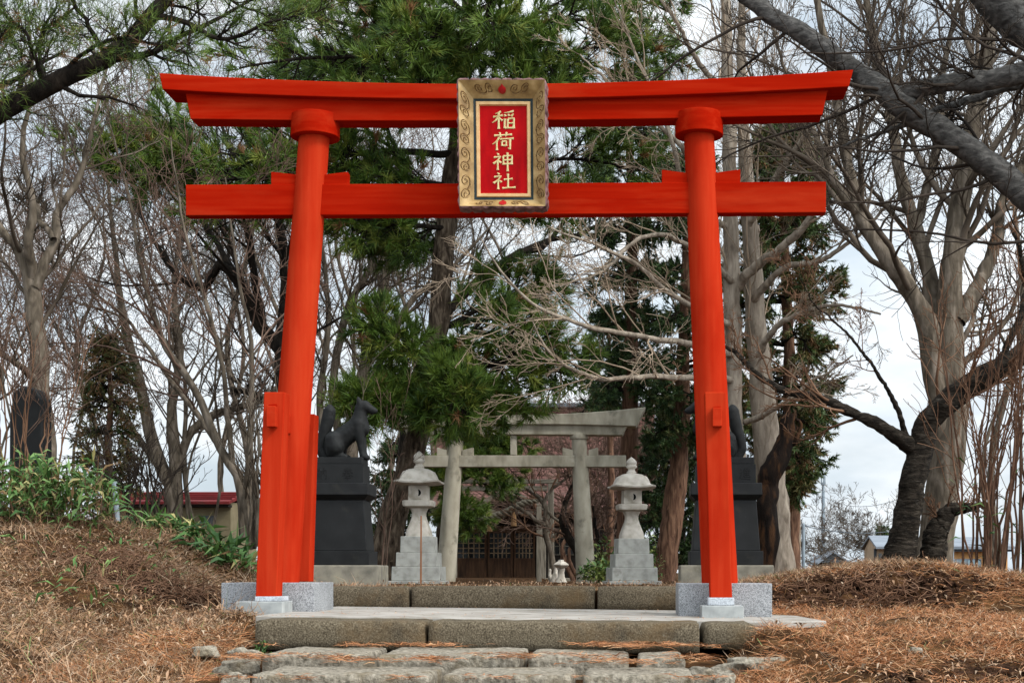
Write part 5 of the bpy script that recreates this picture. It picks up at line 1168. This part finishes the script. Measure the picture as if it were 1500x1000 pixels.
def pedestal(cx, d, label, chars, flip):
    k = d/F; x = X(cx, d); t = thing('pedestal', label, 'statue pedestal', P(cx, 858, d), 'black pedestals of the stone foxes')
    z = lambda py: Z(py, d)
    MB().box(x-67*k, x+67*k, d-.38, d+.38, z(864), z(827.5)).build('plinth', M['plinth'], t, bevel=.012)
    MB().box(x-53*k, x+53*k, d-.28, d+.28, z(827.5)+.001, z(807)).build('base_tier', M['black_stone'], t, bevel=.008)
    MB().taper(x, d, z(807)+.001, z(733), 49*k, .25, 43.5*k, .22).build('shaft', M['black_stone'], t, bevel=.008)
    mb = MB(); mb.taper(x, d, z(733)+.001, z(726.5), 45*k, .23, 51.5*k, .29); mb.build('cornice', M['black_stone'], t)
    MB().taper(x, d, z(726.5)+.001, z(709), 51.5*k, .29, 51*k, .286).build('cap', M['black_stone'], t, bevel=.008)
    MB().box(x-43*k, x+43*k, d-.21, d+.21, z(709)+.001, z(681)-.002).build('inscription_block', M['black_stone'], t, bevel=.006)
    for key, px in chars:
        mb = MB(); h = 17*k
        brush(mb, key, lambda u, v, hh: np.array([X(px, d)+(u-.5)*h, d-.2105-.004*hh, z(703.5)+v*h]), .055)
        mb.build('inscription', M['carving'], t)
    # faint join lines and worn notice on the shaft
    return t
pedestal(494, 17.0, 'black stone pedestal behind the left pillar of the red gate, on a low concrete plinth', (('offer', 514.5), ('pay', 476)), 1)
pedestal(1062, 17.0, 'black stone pedestal behind the right pillar of the red gate, charred snag beside it', (('offer', 1042), ('advance', 1089)), -1)
fox(494, 17.0, 1, 'dark seated stone fox facing right with raised tail, on the left pedestal')
fox(1062, 17.0, -1, 'dark stone fox mostly behind the right pillar, only its tail and haunch showing')

# ------------------------------------------------------------------ stone lanterns
def lantern(cx, d, y0, label, rot, sc=1.):
    """y0: foot line in photo pixels; heights measured upwards in pixels at distance d"""
    k = d/F*sc; c = np.array([0, 0, 0.]); t = thing('stone_lantern', label, 'stone lantern', P(cx, y0, d), 'pair of stone lanterns'); o = ORG[t]
    cc = (o[0], o[1]); zz = lambda h: o[2]+h*k
    sq = lambda w0, h0, h1, name, mat, bev=.012, w1=None: MB().lathe([(w0*k, zz(h0)), ((w1 or w0)*k, zz(h1))], cc, 4, 1, rot=0).build(name, mat, t, bevel=bev)
    def sqbox(w0, h0, h1, name, mat, w1=None, bev=.01):
        w1 = w1 or w0; return MB().taper(cc[0], cc[1], zz(h0), zz(h1), w0*k, w0*k, w1*k, w1*k).build(name, mat, t, bevel=bev)
    sqbox(40, -8, 7, 'footing', M['lantern_grey']); sqbox(35, 7.1, 27.5, 'lower_tier', M['lantern_grey'], 34.5); sqbox(29.5, 27.6, 48, 'middle_tier', M['lantern_grey'], 29); sqbox(24, 48.1, 71.5, 'upper_tier', M['lantern_grey'], 23.5)
    prof = [(18, 71.6), (18.2, 75), (17.2, 80), (14.2, 88), (11.2, 96), (9.8, 102), (9.8, 106), (11.5, 110), (13, 113)]
    MB().lathe([(r*k, zz(h)) for r, h in prof], cc, 32, .82).build('stem', M['lantern'], t, smooth=True, angle=40)
    MB().lathe([(r*k, zz(h)) for r, h in [(15, 113.1), (21.5, 115.5), (22.5, 119), (22.5, 123), (20.5, 124)]], cc, 32, .9).build('shelf', M['lantern'], t, smooth=True, angle=30)
    ch = MB().taper(cc[0], cc[1], zz(124.1), zz(146), 14*k, 14*k, 13.6*k, 13.6*k).build('lamp_chamber', M['lantern'], t, bevel=.01)
    # round window with a crescent left in it
    yf = cc[1]-14*k-.002; mb = MB(); n = 24
    out = []
    for i in range(n+1):
        a = -math.pi/2+math.pi*i/n; out.append((4.8*math.cos(a), 4.8*math.sin(a)))
    for i in range(n+1):
        a = math.pi/2-math.pi*i/n; out.append((-.2+1.4*math.cos(a), 4.8*math.sin(a)))
    mb.loft([[(cc[0]+x*k, yf-.004, zz(135)+y*k) for x, y in out], [(cc[0]+x*k, yf+.003, zz(135)+y*k) for x, y in out]])
    mb.build('crescent_window', M['hole'], ch)
    mb = MB(); 
    for s in (-1, 1): mb.box(cc[0]+s*8.4*k-.006, cc[0]+s*8.4*k+.006, yf-.006, yf+.003, zz(126), zz(144))
    for h in (126.2, 143.4): mb.box(cc[0]-8.4*k+.0065, cc[0]+8.4*k-.0065, yf-.006, yf+.003, zz(h), zz(h)+.012)
    mb.build('chamber_frame', M['lantern'], ch)
    # roof: square bell with lifted corners
    rings = []; n = 48
    for (r, h, lift) in [(14, 146.1, 0), (27, 146.6, 1.2), (34.5, 148.2, 3.6), (35, 150.4, 3.8), (29, 152.6, 2.2), (26.5, 156, .8), (25, 161, .2), (22, 166, 0), (15, 169.5, 0), (8, 171, 0)]:
        ring = []
        for j in range(n):
            a = 2*math.pi*(j+.5)/n; s4 = (abs(math.cos(a))**5+abs(math.sin(a))**5)**(-1/5); cor = max(0, (s4-1)/.32)**1.5
            ring.append((cc[0]+r*k*s4*math.cos(a), cc[1]+r*k*s4*math.sin(a), zz(h+lift*cor)))
        rings.append(ring)
    MB().loft(rings).build('roof', M['lantern'], t, smooth=True, angle=50)
    fin = [(7.5, 171.1), (7.6, 174), (5.5, 176), (5.2, 179), (8, 181), (8.6, 183.5), (7.2, 186), (8.2, 188), (7.8, 191.5), (5.2, 195), (1.6, 198), (.3, 199)]
    MB().lathe([(r*k, zz(h*.92+13.6)) for r, h in fin], cc, 24, 0).build('finial', M['lantern'], t, smooth=True, angle=50)
    if rot:
        t.rotation_euler.z = rot
    return t
lantern(614, 22.0, 857, 'stone lantern left of the stone torii, thin brown stake standing before it', 0)
lantern(925, 22.0, 857, 'stone lantern right of the stone torii, turned slightly towards the path', math.radians(9), .955)
t = MB().taper(X(616.5, 21.3), 21.3, Z(860, 21.3), Z(755, 21.3), .014, .014, .010, .010, cx1=X(616.5, 21.3)+.004).build('wooden_stake', M['stake'], None, loc=P(616.5, 858, 21.3), bevel=.003)
tag(t, 'thin reddish brown stake standing in front of the left stone lantern', 'stake')

# ------------------------------------------------------------------ stone torii
d = 26.7
T2 = thing('stone_torii', 'weathered grey stone torii with upswept top behind the red gate', 'torii gate', P(755, 856, d))
k = d/F
for (x0, x1) in ((652, 668), (859, 848)):
    cyl(P(x0, 862, d), P(x1, 640, d), 14.6*k, 11*k, 32).build('pillar', M['old_torii'], T2, smooth=True, angle=40)
    c = P(x1, 640, d); MB().lathe([(13.4*k, c[2]-3*k), (13.8*k, c[2]-2*k), (13.8*k, c[2]+5*k), (13*k, c[2]+6*k)], c, 32).build('collar', M['old_torii'], T2, smooth=True, angle=40)
beam([(563, 597), (660, 605), (755, 607.5), (850, 604.5), (946, 596)], [(574, 627), (660, 622.5), (755, 621.5), (850, 621.5), (932, 624)], d-.24, d+.24).build('top_rail', M['old_torii'], T2, bevel=.012)
beam([(590, 623), (755, 621), (920, 621.5)], [(596, 637), (755, 636), (912, 637)], d-.16, d+.16).build('lintel', M['old_torii'], T2, bevel=.01)
beam([(594, 666.5), (917, 666.5)], [(594, 683.5), (917, 683.5)], d-.11, d+.11, 2).build('tie_beam', M['old_torii'], T2, bevel=.01)
MB().box(X(748, d), X(757, d), d-.1, d+.1, Z(666.4, d), Z(637.5, d)).build('centre_strut', M['old_torii'], T2, bevel=.008)
for (a, b, ya, yb) in ((640, 655, 655, 659), (677, 693, 659, 655), (824, 840, 655, 659), (862, 876, 659, 655)):
    MB().hexa([P(a, 666.4, d-.08), P(b, 666.4, d-.08), P(b, 666.4, d-.08)+[0, .16, 0], P(a, 666.4, d-.08)+[0, .16, 0], P(a, ya, d-.08), P(b, yb, d-.08), P(b, yb, d-.08)+[0, .16, 0], P(a, ya, d-.08)+[0, .16, 0]]).build('wedge', M['old_torii'], T2, bevel=.006)

# ------------------------------------------------------------------ shrine
d = 48.0; k = d/F
SH = thing('shrine_hall', 'old wooden shrine hall with a faded red roof and latticed sliding doors', 'shrine', P(725, 851, d))
xl, xr = X(640, d), X(935, d); zf = Z(846, d); zt = Z(738, d)
MB().box(xl-.3, xr+.3, d-.9, d+7, Z(853, d), zf).build('floor', M['grey_wood_x'], SH, bevel=.02)
mb = MB()
mb.box(xl, X(667, d), d, d+.2, zf+.002, zt); mb.box(X(785, d), xr, d, d+.2, zf+.002, zt); mb.box(X(667, d)+.002, X(785, d)-.002, d+.01, d+.2, Z(772, d), zt)
mb.box(xl+.002, xl+.2, d+.201, d+6.5, zf+.002, zt); mb.box(xr-.2, xr-.002, d+.201, d+6.5, zf+.002, zt); mb.box(xl+.21, xr-.21, d+6.3, d+6.5, zf+.002, zt)
mb.build('wall', M['dark_wood'], SH)
MB().box(X(662, d), X(788, d), d-.10, d-.003, Z(778, d), Z(770, d)).build('door_lintel', M['brown_wood'], SH, bevel=.01)
for x0, x1 in ((668, 713), (714.5, 751), (752.5, 784)):
    ax, bx = X(x0, d), X(x1, d)
    mb = MB(); st = .07
    mb.box(ax, ax+st, d-.06, d-.005, zf+.003, Z(778, d)-.003); mb.box(bx-st, bx, d-.06, d-.005, zf+.003, Z(778, d)-.003)
    for za, zb in ((846, 843.5), (820, 817), (780.5, 778.3)): mb.box(ax+st+.001, bx-st-.001, d-.058, d-.007, Z(za, d)+.003, Z(zb, d))
    dr = mb.build('sliding_door', M['brown_wood'], SH, bevel=.006)
    MB().box(ax+st, bx-st, d-.04, d-.02, Z(843.5, d), Z(820, d)).build('door_panel', M['brown_wood'], dr)
    MB().box(ax+st, bx-st, d-.03, d-.02, Z(817, d), Z(780.5, d)).build('glass', M['glass_dark'], dr)
    mb = MB(); n = 5
    for i in range(1, n): xx = ax+st+(bx-ax-2*st)*i/n; mb.box(xx-.017, xx+.017, d-.05, d-.032, Z(817, d)+.001, Z(780.5, d)-.001)
    for i in range(1, 5): zz_ = Z(817, d)+(Z(780.5, d)-Z(817, d))*i/5; mb.box(ax+st+.002, bx-st-.002, d-.054, d-.0505, zz_-.017, zz_+.017)
    mb.build('lattice', M['lattice_wood'], dr)
for x0, x1, y0, y1 in ((805, 850, 775, 812), (868, 915, 775, 812), (645, 660, 775, 815)):
    w_ = MB().box(X(x0, d), X(x1, d), d-.05, d-.003, Z(y1, d), Z(y0, d)).build('window', M['glass_dark'], SH)
    mb = MB()
    for i in range(7): xx = X(x0, d)+(X(x1, d)-X(x0, d))*i/6; mb.box(xx-.014, xx+.014, d-.075, d-.051, Z(y1, d), Z(y0, d))
    for i in range(4): zz_ = Z(y1, d)+(Z(y0, d)-Z(y1, d))*i/3; mb.box(X(x0, d), X(x1, d), d-.08, d-.0755, zz_-.014, zz_+.014)
    mb.build('lattice', M['grey_wood'], w_)
# sweeping roof
prof = [(-1.6, Z(752, d)+.02), (0, Z(730, d)), (1.4, Z(704, d)), (2.6, Z(668, d)), (3.4, Z(628, d)), (3.9, Z(580, d))]
def roof_sheet(mb, x0, x1, sgn, off):
    rows = []
    for (yy, z) in prof: y_ = d+3.9+(yy-3.9)*sgn; rows.append([(x0-.9+.5*(1 if yy > 1 else 0), y_, z+off), (x1+.9-.5*(1 if yy > 1 else 0), y_, z+off)])
    return rows
mb = MB()
up = roof_sheet(mb, xl-.2, xr+.2, 1, .10)+roof_sheet(mb, xl-.2, xr+.2, -1, .10)[::-1][1:]
dn = roof_sheet(mb, xl-.2, xr+.2, 1, -.04)+roof_sheet(mb, xl-.2, xr+.2, -1, -.04)[::-1][1:]
mb.loft([[u[0], u[1], b[1], b[0]] for u, b in zip(up, dn)])
rf = mb.build('roof', M['roof_red'], SH)
mb = MB()

MB().box(xl-.4, xr+.4, d+3.9-.25, d+3.9+.25, Z(580, d)+.05, Z(571, d)).build('ridge', M['slate_dark'], SH, bevel=.03)
mb = MB()
for i in range(40): xx = xl-.6+(xr-xl+1.2)*i/39; mb.box(xx-.04, xx+.04, d-1.5, d+.0, Z(752, d)-.06, Z(748, d)-.02)
mb.build('rafters', M['grey_wood'], SH)
mb = MB()   # dark gables
for xx in (xl, xr-.15): mb.loft([[(xx, d+.3, zt+.01), (xx, d+7.4, zt+.01), (xx, d+3.9, Z(590, d))], [(xx+.15, d+.3, zt+.01), (xx+.15, d+7.4, zt+.01), (xx+.15, d+3.9, Z(590, d))]])
mb.build('gable', M['dark_wood'], SH)
MB().box(X(655, 46.6), X(800, 46.6), 46.3, 47.05, Z(856, 46.5), Z(848.5, 46.5)).build('step', M['grey_wood_x'], SH, bevel=.02)
# porch roof of grey boards
d2 = 45.5; mb = MB(); pts = []
for i in range(21):
    t_ = i/20; px = 672+130*t_; py = 742-26*math.exp(-((t_-.55)/.28)**2); pts.append((px, py))
mb.loft([[P(px, py, d2), P(px, py+7, d2), P(px, py+7, d2)+[0, 2.0, -.1], P(px, py, d2)+[0, 2.0, -.0]] for px, py in pts])
mb.build('porch_roof', M['grey_wood_x'], SH, smooth=True, angle=40)
MB().box(X(660, d2), X(799, d2), d2+.2, d2+.4, Z(752, d2), Z(745, d2)).build('porch_beam', M['grey_wood_x'], SH, bevel=.02)
for px in (664, 795): MB().box(X(px, d2)-.08, X(px, d2)+.08, d2+.22, d2+.38, Z(856, d2), Z(752, d2)-.002).build('porch_post', M['grey_wood'], SH, bevel=.012)
# sacred rope with straw tassels
d = 36.0; k = d/F
rope = [(690, 757), (705, 760), (722, 757), (740, 751), (758, 741), (772, 735), (790, 733)]
SR = thing('sacred_rope', 'sagging pale straw rope with two brown tassels before the shrine doors', 'straw rope', P(740, 751, d))
pa, ra = resample([list(P(a, b, d))+[r*k] for (a, b), r in zip(rope, (3, 4.4, 5.2, 5.6, 5.4, 4.4, 3))], 60)
mb = MB()
for ph in (0, 2.1, 4.2):
    q = [pa[i]+np.array([0, math.cos(i*.55+ph), math.sin(i*.55+ph)])*ra[i]*.55 for i in range(60)]; mb.tube(q, ra*.6, 7)
mb.build('rope', M['straw_pale'], SR, smooth=True)
for px, py, h in ((717.5, 759, 19), (752.5, 748, 22)):
    c = P(px, py, d)
    mb = MB(); n = 20
    rings = [[(c[0]+r*k*(1+.12*math.sin(j*5))*math.cos(2*math.pi*j/n), c[1]+r*k*math.sin(2*math.pi*j/n), c[2]-hh*k) for j in range(n)] for r, hh in ((1.2, 0), (1.6, 3), (3.2, 6), (3.8, 11), (4.2, h), (1.0, h+.4))]
    mb.loft(rings); mb.build('tassel', M['straw'], SR, smooth=True, angle=50)
# slim wooden torii holding the rope
d = 36.4; k = d/F
WT = thing('wooden_torii', 'slim weathered wooden torii frame between the stone torii and the shrine doors', 'wooden torii', P(750, 856, d))
for px, w_ in ((807, 4.2), (657, 3.8)):
    MB().box(X(px, d)-w_*k, X(px, d)+w_*k, d-.08, d+.08, Z(862, d), Z(708, d)).build('post', M['grey_wood'], WT, bevel=.012)
MB().box(X(661.5, d), X(806-4.3, d), d-.07, d+.07, Z(719, d), Z(711.5, d)).build('beam', M['grey_wood_x'], WT, bevel=.01)
MB().box(X(648, d), X(818, d), d-.09, d+.09, Z(708, d)+.001, Z(702, d)).build('top_rail', M['grey_wood_x'], WT, bevel=.01)
t = MB().box(X(786, 40), X(793, 40), 39.93, 40.07, Z(860, 40), Z(742, 40)).build('timber_post', M['grey_wood'], None, loc=P(789, 856, 40), bevel=.012)
tag(t, 'plain grey timber post just left of the wooden frame right post', 'post')
# old leaning plum tree and pale statue, small basin
bare_tree('gnarled little bare tree leaning before the shrine doors', [[(812, 860, 35, 11), (806, 815, 35, 9), (797, 780, 35, 9), (797, 740, 35, 7), (788, 728, 35, 6), (765, 712, 35, 5), (745, 695, 35, 3)], [(797, 770, 35, 7), (780, 755, 35, 6), (760, 742, 35, 4), (748, 738, 35, 2)], [(797, 745, 35, 6), (805, 722, 35, 5), (830, 700, 35, 4), (860, 690, 35, 2)], [(790, 730, 35, 5), (808, 752, 35, 4.5), (822, 772, 35, 4), (806, 790, 35, 2)]],
 (M['bark_grey'], M['twig_brown']), FINE(8, 5, 4, mr=.004), seed=131, m=22, sides=9)
bare_tree('dark gnarled trunk leaning behind the right pillar of the stone torii', [[(868, 860, 31, 16), (850, 815, 31, 13), (835, 790, 31, 13), (826, 760, 31, 10), (835, 720, 31, 7), (850, 690, 31, 4)], [(878, 860, 31, 9), (884, 820, 31, 8), (876, 780, 31, 6), (868, 740, 31, 4)]], (M['bark_dark'], M['twig_pink']), FINE(14, 9, 8, mr=.004), seed=132, m=22, sides=9)
d = 33.0; k = d/F
LT = thing('small_lantern', 'small waisted stone lantern without a roof peak beside the frame post', 'stone lantern', P(822, 857, d)); c = P(822, 857, d)
MB().lathe([(r*k, c[2]+h*k) for r, h in ((10.5, -4), (10.5, 2), (8.8, 4), (5.2, 13), (4.4, 19), (6, 25))], c, 24, .5).build('stem', M['lantern'], LT, smooth=True, angle=45)
MB().lathe([(r*k, c[2]+h*k) for r, h in ((6, 25.1), (9, 26.5), (12.5, 29.5), (12.5, 31), (7, 34.5), (5, 35.2), (4.5, 37.5))], c, 6, 0).build('cap', M['lantern'], LT, bevel=.008)
d = 34.5
DG = thing('fox_figure', 'small pale stone fox sitting beside the waisted lantern', 'fox statue', P(812, 850, d)); kk = d/F
def q2(px, py, y, r): c = P(px, py, d); return (c[0], c[1]+y, c[2], r*kk)
capsules('body', [[q2(814, 832, 0, 2.8), q2(814, 838, 0, 3.4), q2(812, 846, 0, 4.4), q2(811, 852, 0, 4.6)], [q2(814, 830, 0, 3.2), q2(817.5, 831, 0, 2)], [q2(815, 840, .05, 2), q2(816, 852, .05, 1.6)], [q2(815, 840, -.05, 2), q2(816, 852, -.05, 1.6)], [q2(813, 829, .03, 1.4), q2(812.5, 825, .03, .6)], [q2(813, 829, -.03, 1.4), q2(812.5, 825, -.03, .6)], [q2(808, 852, 0, 2), q2(805, 843, 0, 2.4), q2(806, 834, 0, 2)]], M['lantern'], DG, voxel=.016, smooth=4)
MB().box(X(804, d), X(821, d), d-.12, d+.12, Z(861, d), Z(853, d)).build('base_slab', M['lantern_grey'], DG, bevel=.01)

# ------------------------------------------------------------------ left bank: monument, pipe, shed
d = 15.2
t = thing('stone_monument', 'dark upright stone monument overgrown with brown brambles on the left bank', 'monument', P(44, 700, d))
zb = gz(X(44, d), d)-.05
mb = MB(); c = [(-25, 0), (-24, 60), (-19, 76), (-6, 80), (14, 78), (24, 72), (25, 40), (26, 0)]
zt_ = Z(566, d); hh = zt_-zb
fr = [(X(45+a, d), zb+hh*b/80) for a, b in c]
mb.loft([[(x, d-.13, z) for x, z in fr], [(x, d+.13, z) for x, z in fr]])
mb.build('slab', M['black_stone'], t, bevel=.03, seg=3)
MB().box(X(12, d), X(78, d), d-.3, d+.3, zb-.1, zb+.12).build('base', M['plinth'], t, bevel=.02)
d = 14.6
t = MB().tube([P(172, 765, d), P(167.5, 705, d)], .028, 14).build('steel_pipe', M['pole_grey'], None, loc=P(172, 765, d), smooth=True, angle=40)
tag(t, 'short galvanised pipe leaning out of the left bank', 'pipe')
d = 32.0
t = thing('shed', 'low shed with a red metal roof and buff wall beyond the left bank', 'shed', P(250, 800, d))
MB().box(X(150, d), X(338, d), d, d+2.2, Z(830, d), Z(735, d)).build('wall', M['plaster'], t, bevel=.01)
mb = MB(); ya, yb = d-.35, d+1.1
mb.loft([[(X(145, d), ya, Z(739, d)), (X(342, d), ya, Z(739, d)), (X(342, d), ya, Z(735, d)), (X(145, d), ya, Z(735, d))],
         [(X(145, d), yb, Z(722, d)), (X(342, d), yb, Z(722, d)), (X(342, d), yb, Z(716, d)), (X(145, d), yb, Z(716, d))],
         [(X(145, d), d+2.6, Z(739, d)), (X(342, d), d+2.6, Z(739, d)), (X(342, d), d+2.6, Z(735, d)), (X(145, d), d+2.6, Z(735, d))]])
rf = mb.build('roof', M['roof_crimson'], t)
mb = MB()
for i in range(1, 5):
    f = i/5; y_ = ya+(yb-ya)*f; z_ = Z(735, d)+(Z(716, d)-Z(735, d))*f
    mb.box(X(146, d), X(341, d), y_-.02, y_+.02, z_+.004, z_+.03)
mb.build('roof_battens', M['roof_crimson'], rf)
MB().box(X(293, d), X(314, d), d-.03, d-.003, Z(767, d), Z(755, d)).build('vent_panel', M['slate_dark'], t, bevel=.006)
MB().box(X(148, d), X(340, d), d-.3, d-.005, Z(743, d), Z(739.5, d)).build('eave_board', M['dark_wood'], t)

# ------------------------------------------------------------------ beyond the right mound: houses, mast, poles
d = 70.0
H = thing('house', 'apricot walled house with a grey roof and wide window beyond the right mound', 'house', P(1430, 848, d))
MB().box(X(1386, d), X(1476, d), d, d+6, Z(862, d), Z(803, d)).build('wall', M['orange_wall'], H)
mb = MB(); mb.loft([[(X(1378, d), d-.6, Z(804, d)), (X(1482, d), d-.6, Z(804, d)), (X(1482, d), d-.6, Z(800, d)), (X(1378, d), d-.6, Z(800, d))],
                    [(X(1378, d), d+3, Z(788, d)), (X(1482, d), d+3, Z(788, d)), (X(1482, d), d+3, Z(784, d)), (X(1378, d), d+3, Z(784, d))],
                    [(X(1378, d), d+6.6, Z(804, d)), (X(1482, d), d+6.6, Z(804, d)), (X(1482, d), d+6.6, Z(800, d)), (X(1378, d), d+6.6, Z(800, d))]])
mb.build('roof', M['slate_roof'], H)
MB().box(X(1380, d), X(1480, d), d-.5, d-.02, Z(807.5, d), Z(804.3, d)).build('eave', M['trim_dark'], H)
W_ = MB().box(X(1395, d), X(1437, d), d-.08, d-.004, Z(840, d), Z(818, d)).build('window_frame', M['slate_roof'], H)
for a, b in ((1397, 1415), (1417, 1435)): MB().box(X(a, d), X(b, d), d-.10, d-.0805, Z(838, d), Z(820, d)).build('pane', M['window_blue'], W_)
d = 76.0
H = thing('house', 'small cream gable end house half hidden by the dark cherry trunk', 'house', P(1300, 848, d))
xa, xm, xb = X(1284, d), X(1290, d), X(1330, d)
mb = MB(); mb.box(xa, xb, d, d+4, Z(862, d), Z(803, d)); mb.build('wall', M['cream_wall'], H)
mb = MB(); mb.loft([[(xa, d+.02, Z(803, d)+.001), (xa, d+3.98, Z(803, d)+.001), (xa, d+2, Z(786, d))], [(xb, d+.02, Z(803, d)+.001), (xb, d+3.98, Z(803, d)+.001), (xb, d+2, Z(786, d))]]); mb.build('gable', M['cream_wall'], H)
mb = MB(); x0, x1 = X(1281, d), X(1334, d)
mb.loft([[(x0, d-.5, Z(803.5, d)), (x0, d+2, Z(786, d)+.02), (x0, d+4.5, Z(803.5, d)), (x0, d+4.5, Z(800.5, d)), (x0, d+2, Z(782.5, d)), (x0, d-.5, Z(800.5, d))],
         [(x1, d-.5, Z(803.5, d)), (x1, d+2, Z(786, d)+.02), (x1, d+4.5, Z(803.5, d)), (x1, d+4.5, Z(800.5, d)), (x1, d+2, Z(782.5, d)), (x1, d-.5, Z(800.5, d))]]); mb.build('roof', M['slate_roof'], H)
MB().box(X(1287, d), X(1291.5, d), d-.04, d-.003, Z(822, d), Z(810, d)).build('window', M['glass_dark'], H)
MB().box(xa-.15, xa-.01, d-.1, d-.003, Z(846, d), Z(803, d)).build('corner_board', M['trim_dark'], H)
d = 92.0
H = thing('house', 'distant low house of which only the grey gable roof shows above the mound', 'house', P(1222, 848, d))
MB().box(X(1204, d), X(1240, d), d, d+5, Z(850, d), Z(823, d)).build('wall', M['slate_dark'], H)
mb = MB(); mb.loft([[(X(1200, d), d-.3, Z(824, d)+.02), (X(1221, d), d-.3, Z(810, d)), (X(1244, d), d-.3, Z(824, d)+.02)], [(X(1200, d), d+5.3, Z(824, d)+.02), (X(1221, d), d+5.3, Z(810, d)), (X(1244, d), d+5.3, Z(824, d)+.02)]]); mb.build('roof', M['slate_dark'], H)
mb = MB()
for s, e in (((1198, 826), (1221, 809)), ((1221, 809), (1246, 826))):
    a, b = P(*s, d-.5), P(*e, d-.5); mb.hexa([a, b, b+[0, 6, 0], a+[0, 6, 0], a+[0, 0, .13], b+[0, 0, .13], b+[0, 6, .13], a+[0, 6, .13]])
mb.build('roof_sheet', M['slate_roof'], H)
d = 120.0
H = thing('radio_mast', 'slim grey telephone mast with antennas rising beyond the right mound', 'mast', P(1206, 848, d)); c = P(1206, 848, d); k = d/F
MB().lathe([(3.4*k, c[2]-1), (3.0*k, Z(780, d)), (2.2*k, Z(720, d)), (1.5*k, Z(706, d))], c, 16).build('pole', M['pole_grey'], H, smooth=True, angle=50)
mb = MB()
for j in range(3):
    a = 2*math.pi*j/3+.5; x, y = c[0]+2.9*k*math.cos(a), c[1]+2.9*k*math.sin(a)
    mb = MB(); mb.box(x-.8*k, x+.8*k, y-.8*k, y+.8*k, Z(708, d), Z(695, d)); mb.build('antenna', M['pole_grey'], H, bevel=.02)
MB().lathe([(.3*k, Z(706, d)), (.3*k, Z(692, d))], c, 8).build('lightning_rod', M['pole_grey'], H)
MB().lathe([(3.6*k, Z(710, d)), (3.8*k, Z(709, d)), (3.8*k, Z(708.4, d)), (3.4*k, Z(708.2, d))], c, 16).build('platform', M['pole_grey'], H)
for px, top, d, w_, mat, lb in ((1170.5, 737, 44, 2.6, 'pole_wood', 'weathered timber pole right of the right pedestal'), (1177, 768, 52, 2.6, 'pole_grey', 'grey concrete pole close behind the timber pole'), (1396, 748, 60, 1.6, 'pole_grey', 'thin grey utility pole above the apricot house roof')):
    k = d/F; t = thing('utility_pole', lb, 'pole', P(px, 850, d)); c = P(px, 850, d)
    MB().lathe([(w_*k, c[2]-.8), (w_*.8*k, Z(top, d))], c, 14).build('shaft', M[mat], t, smooth=True, angle=50)
    MB().lathe([(w_*.85*k, Z(top, d)+.001), (w_*.5*k, Z(top-2, d))], c, 14).build('top_cap', M['pole_grey'], t)
for (a, b, sag, lb) in (((1206, 727, 118), (1480, 618, 62), 2.0, 'upper overhead cable running from the mast behind the big grey tree'), ((1178, 770, 52), (1396, 752, 60), .5, 'lower overhead cable strung between the two grey poles'), ((1206, 735, 118), (1178, 769, 52), .6, 'short overhead cable between mast and grey concrete pole')):
    pa, pb = P(*a), P(*b); pts = [pa*(1-t_)+pb*t_-np.array([0, 0, sag*4*t_*(1-t_)]) for t_ in np.linspace(0, 1, 24)]
    o = MB().tube(pts, .016, 5).build('power_line', M['wire'], None, loc=pa); tag(o, lb, 'cable')
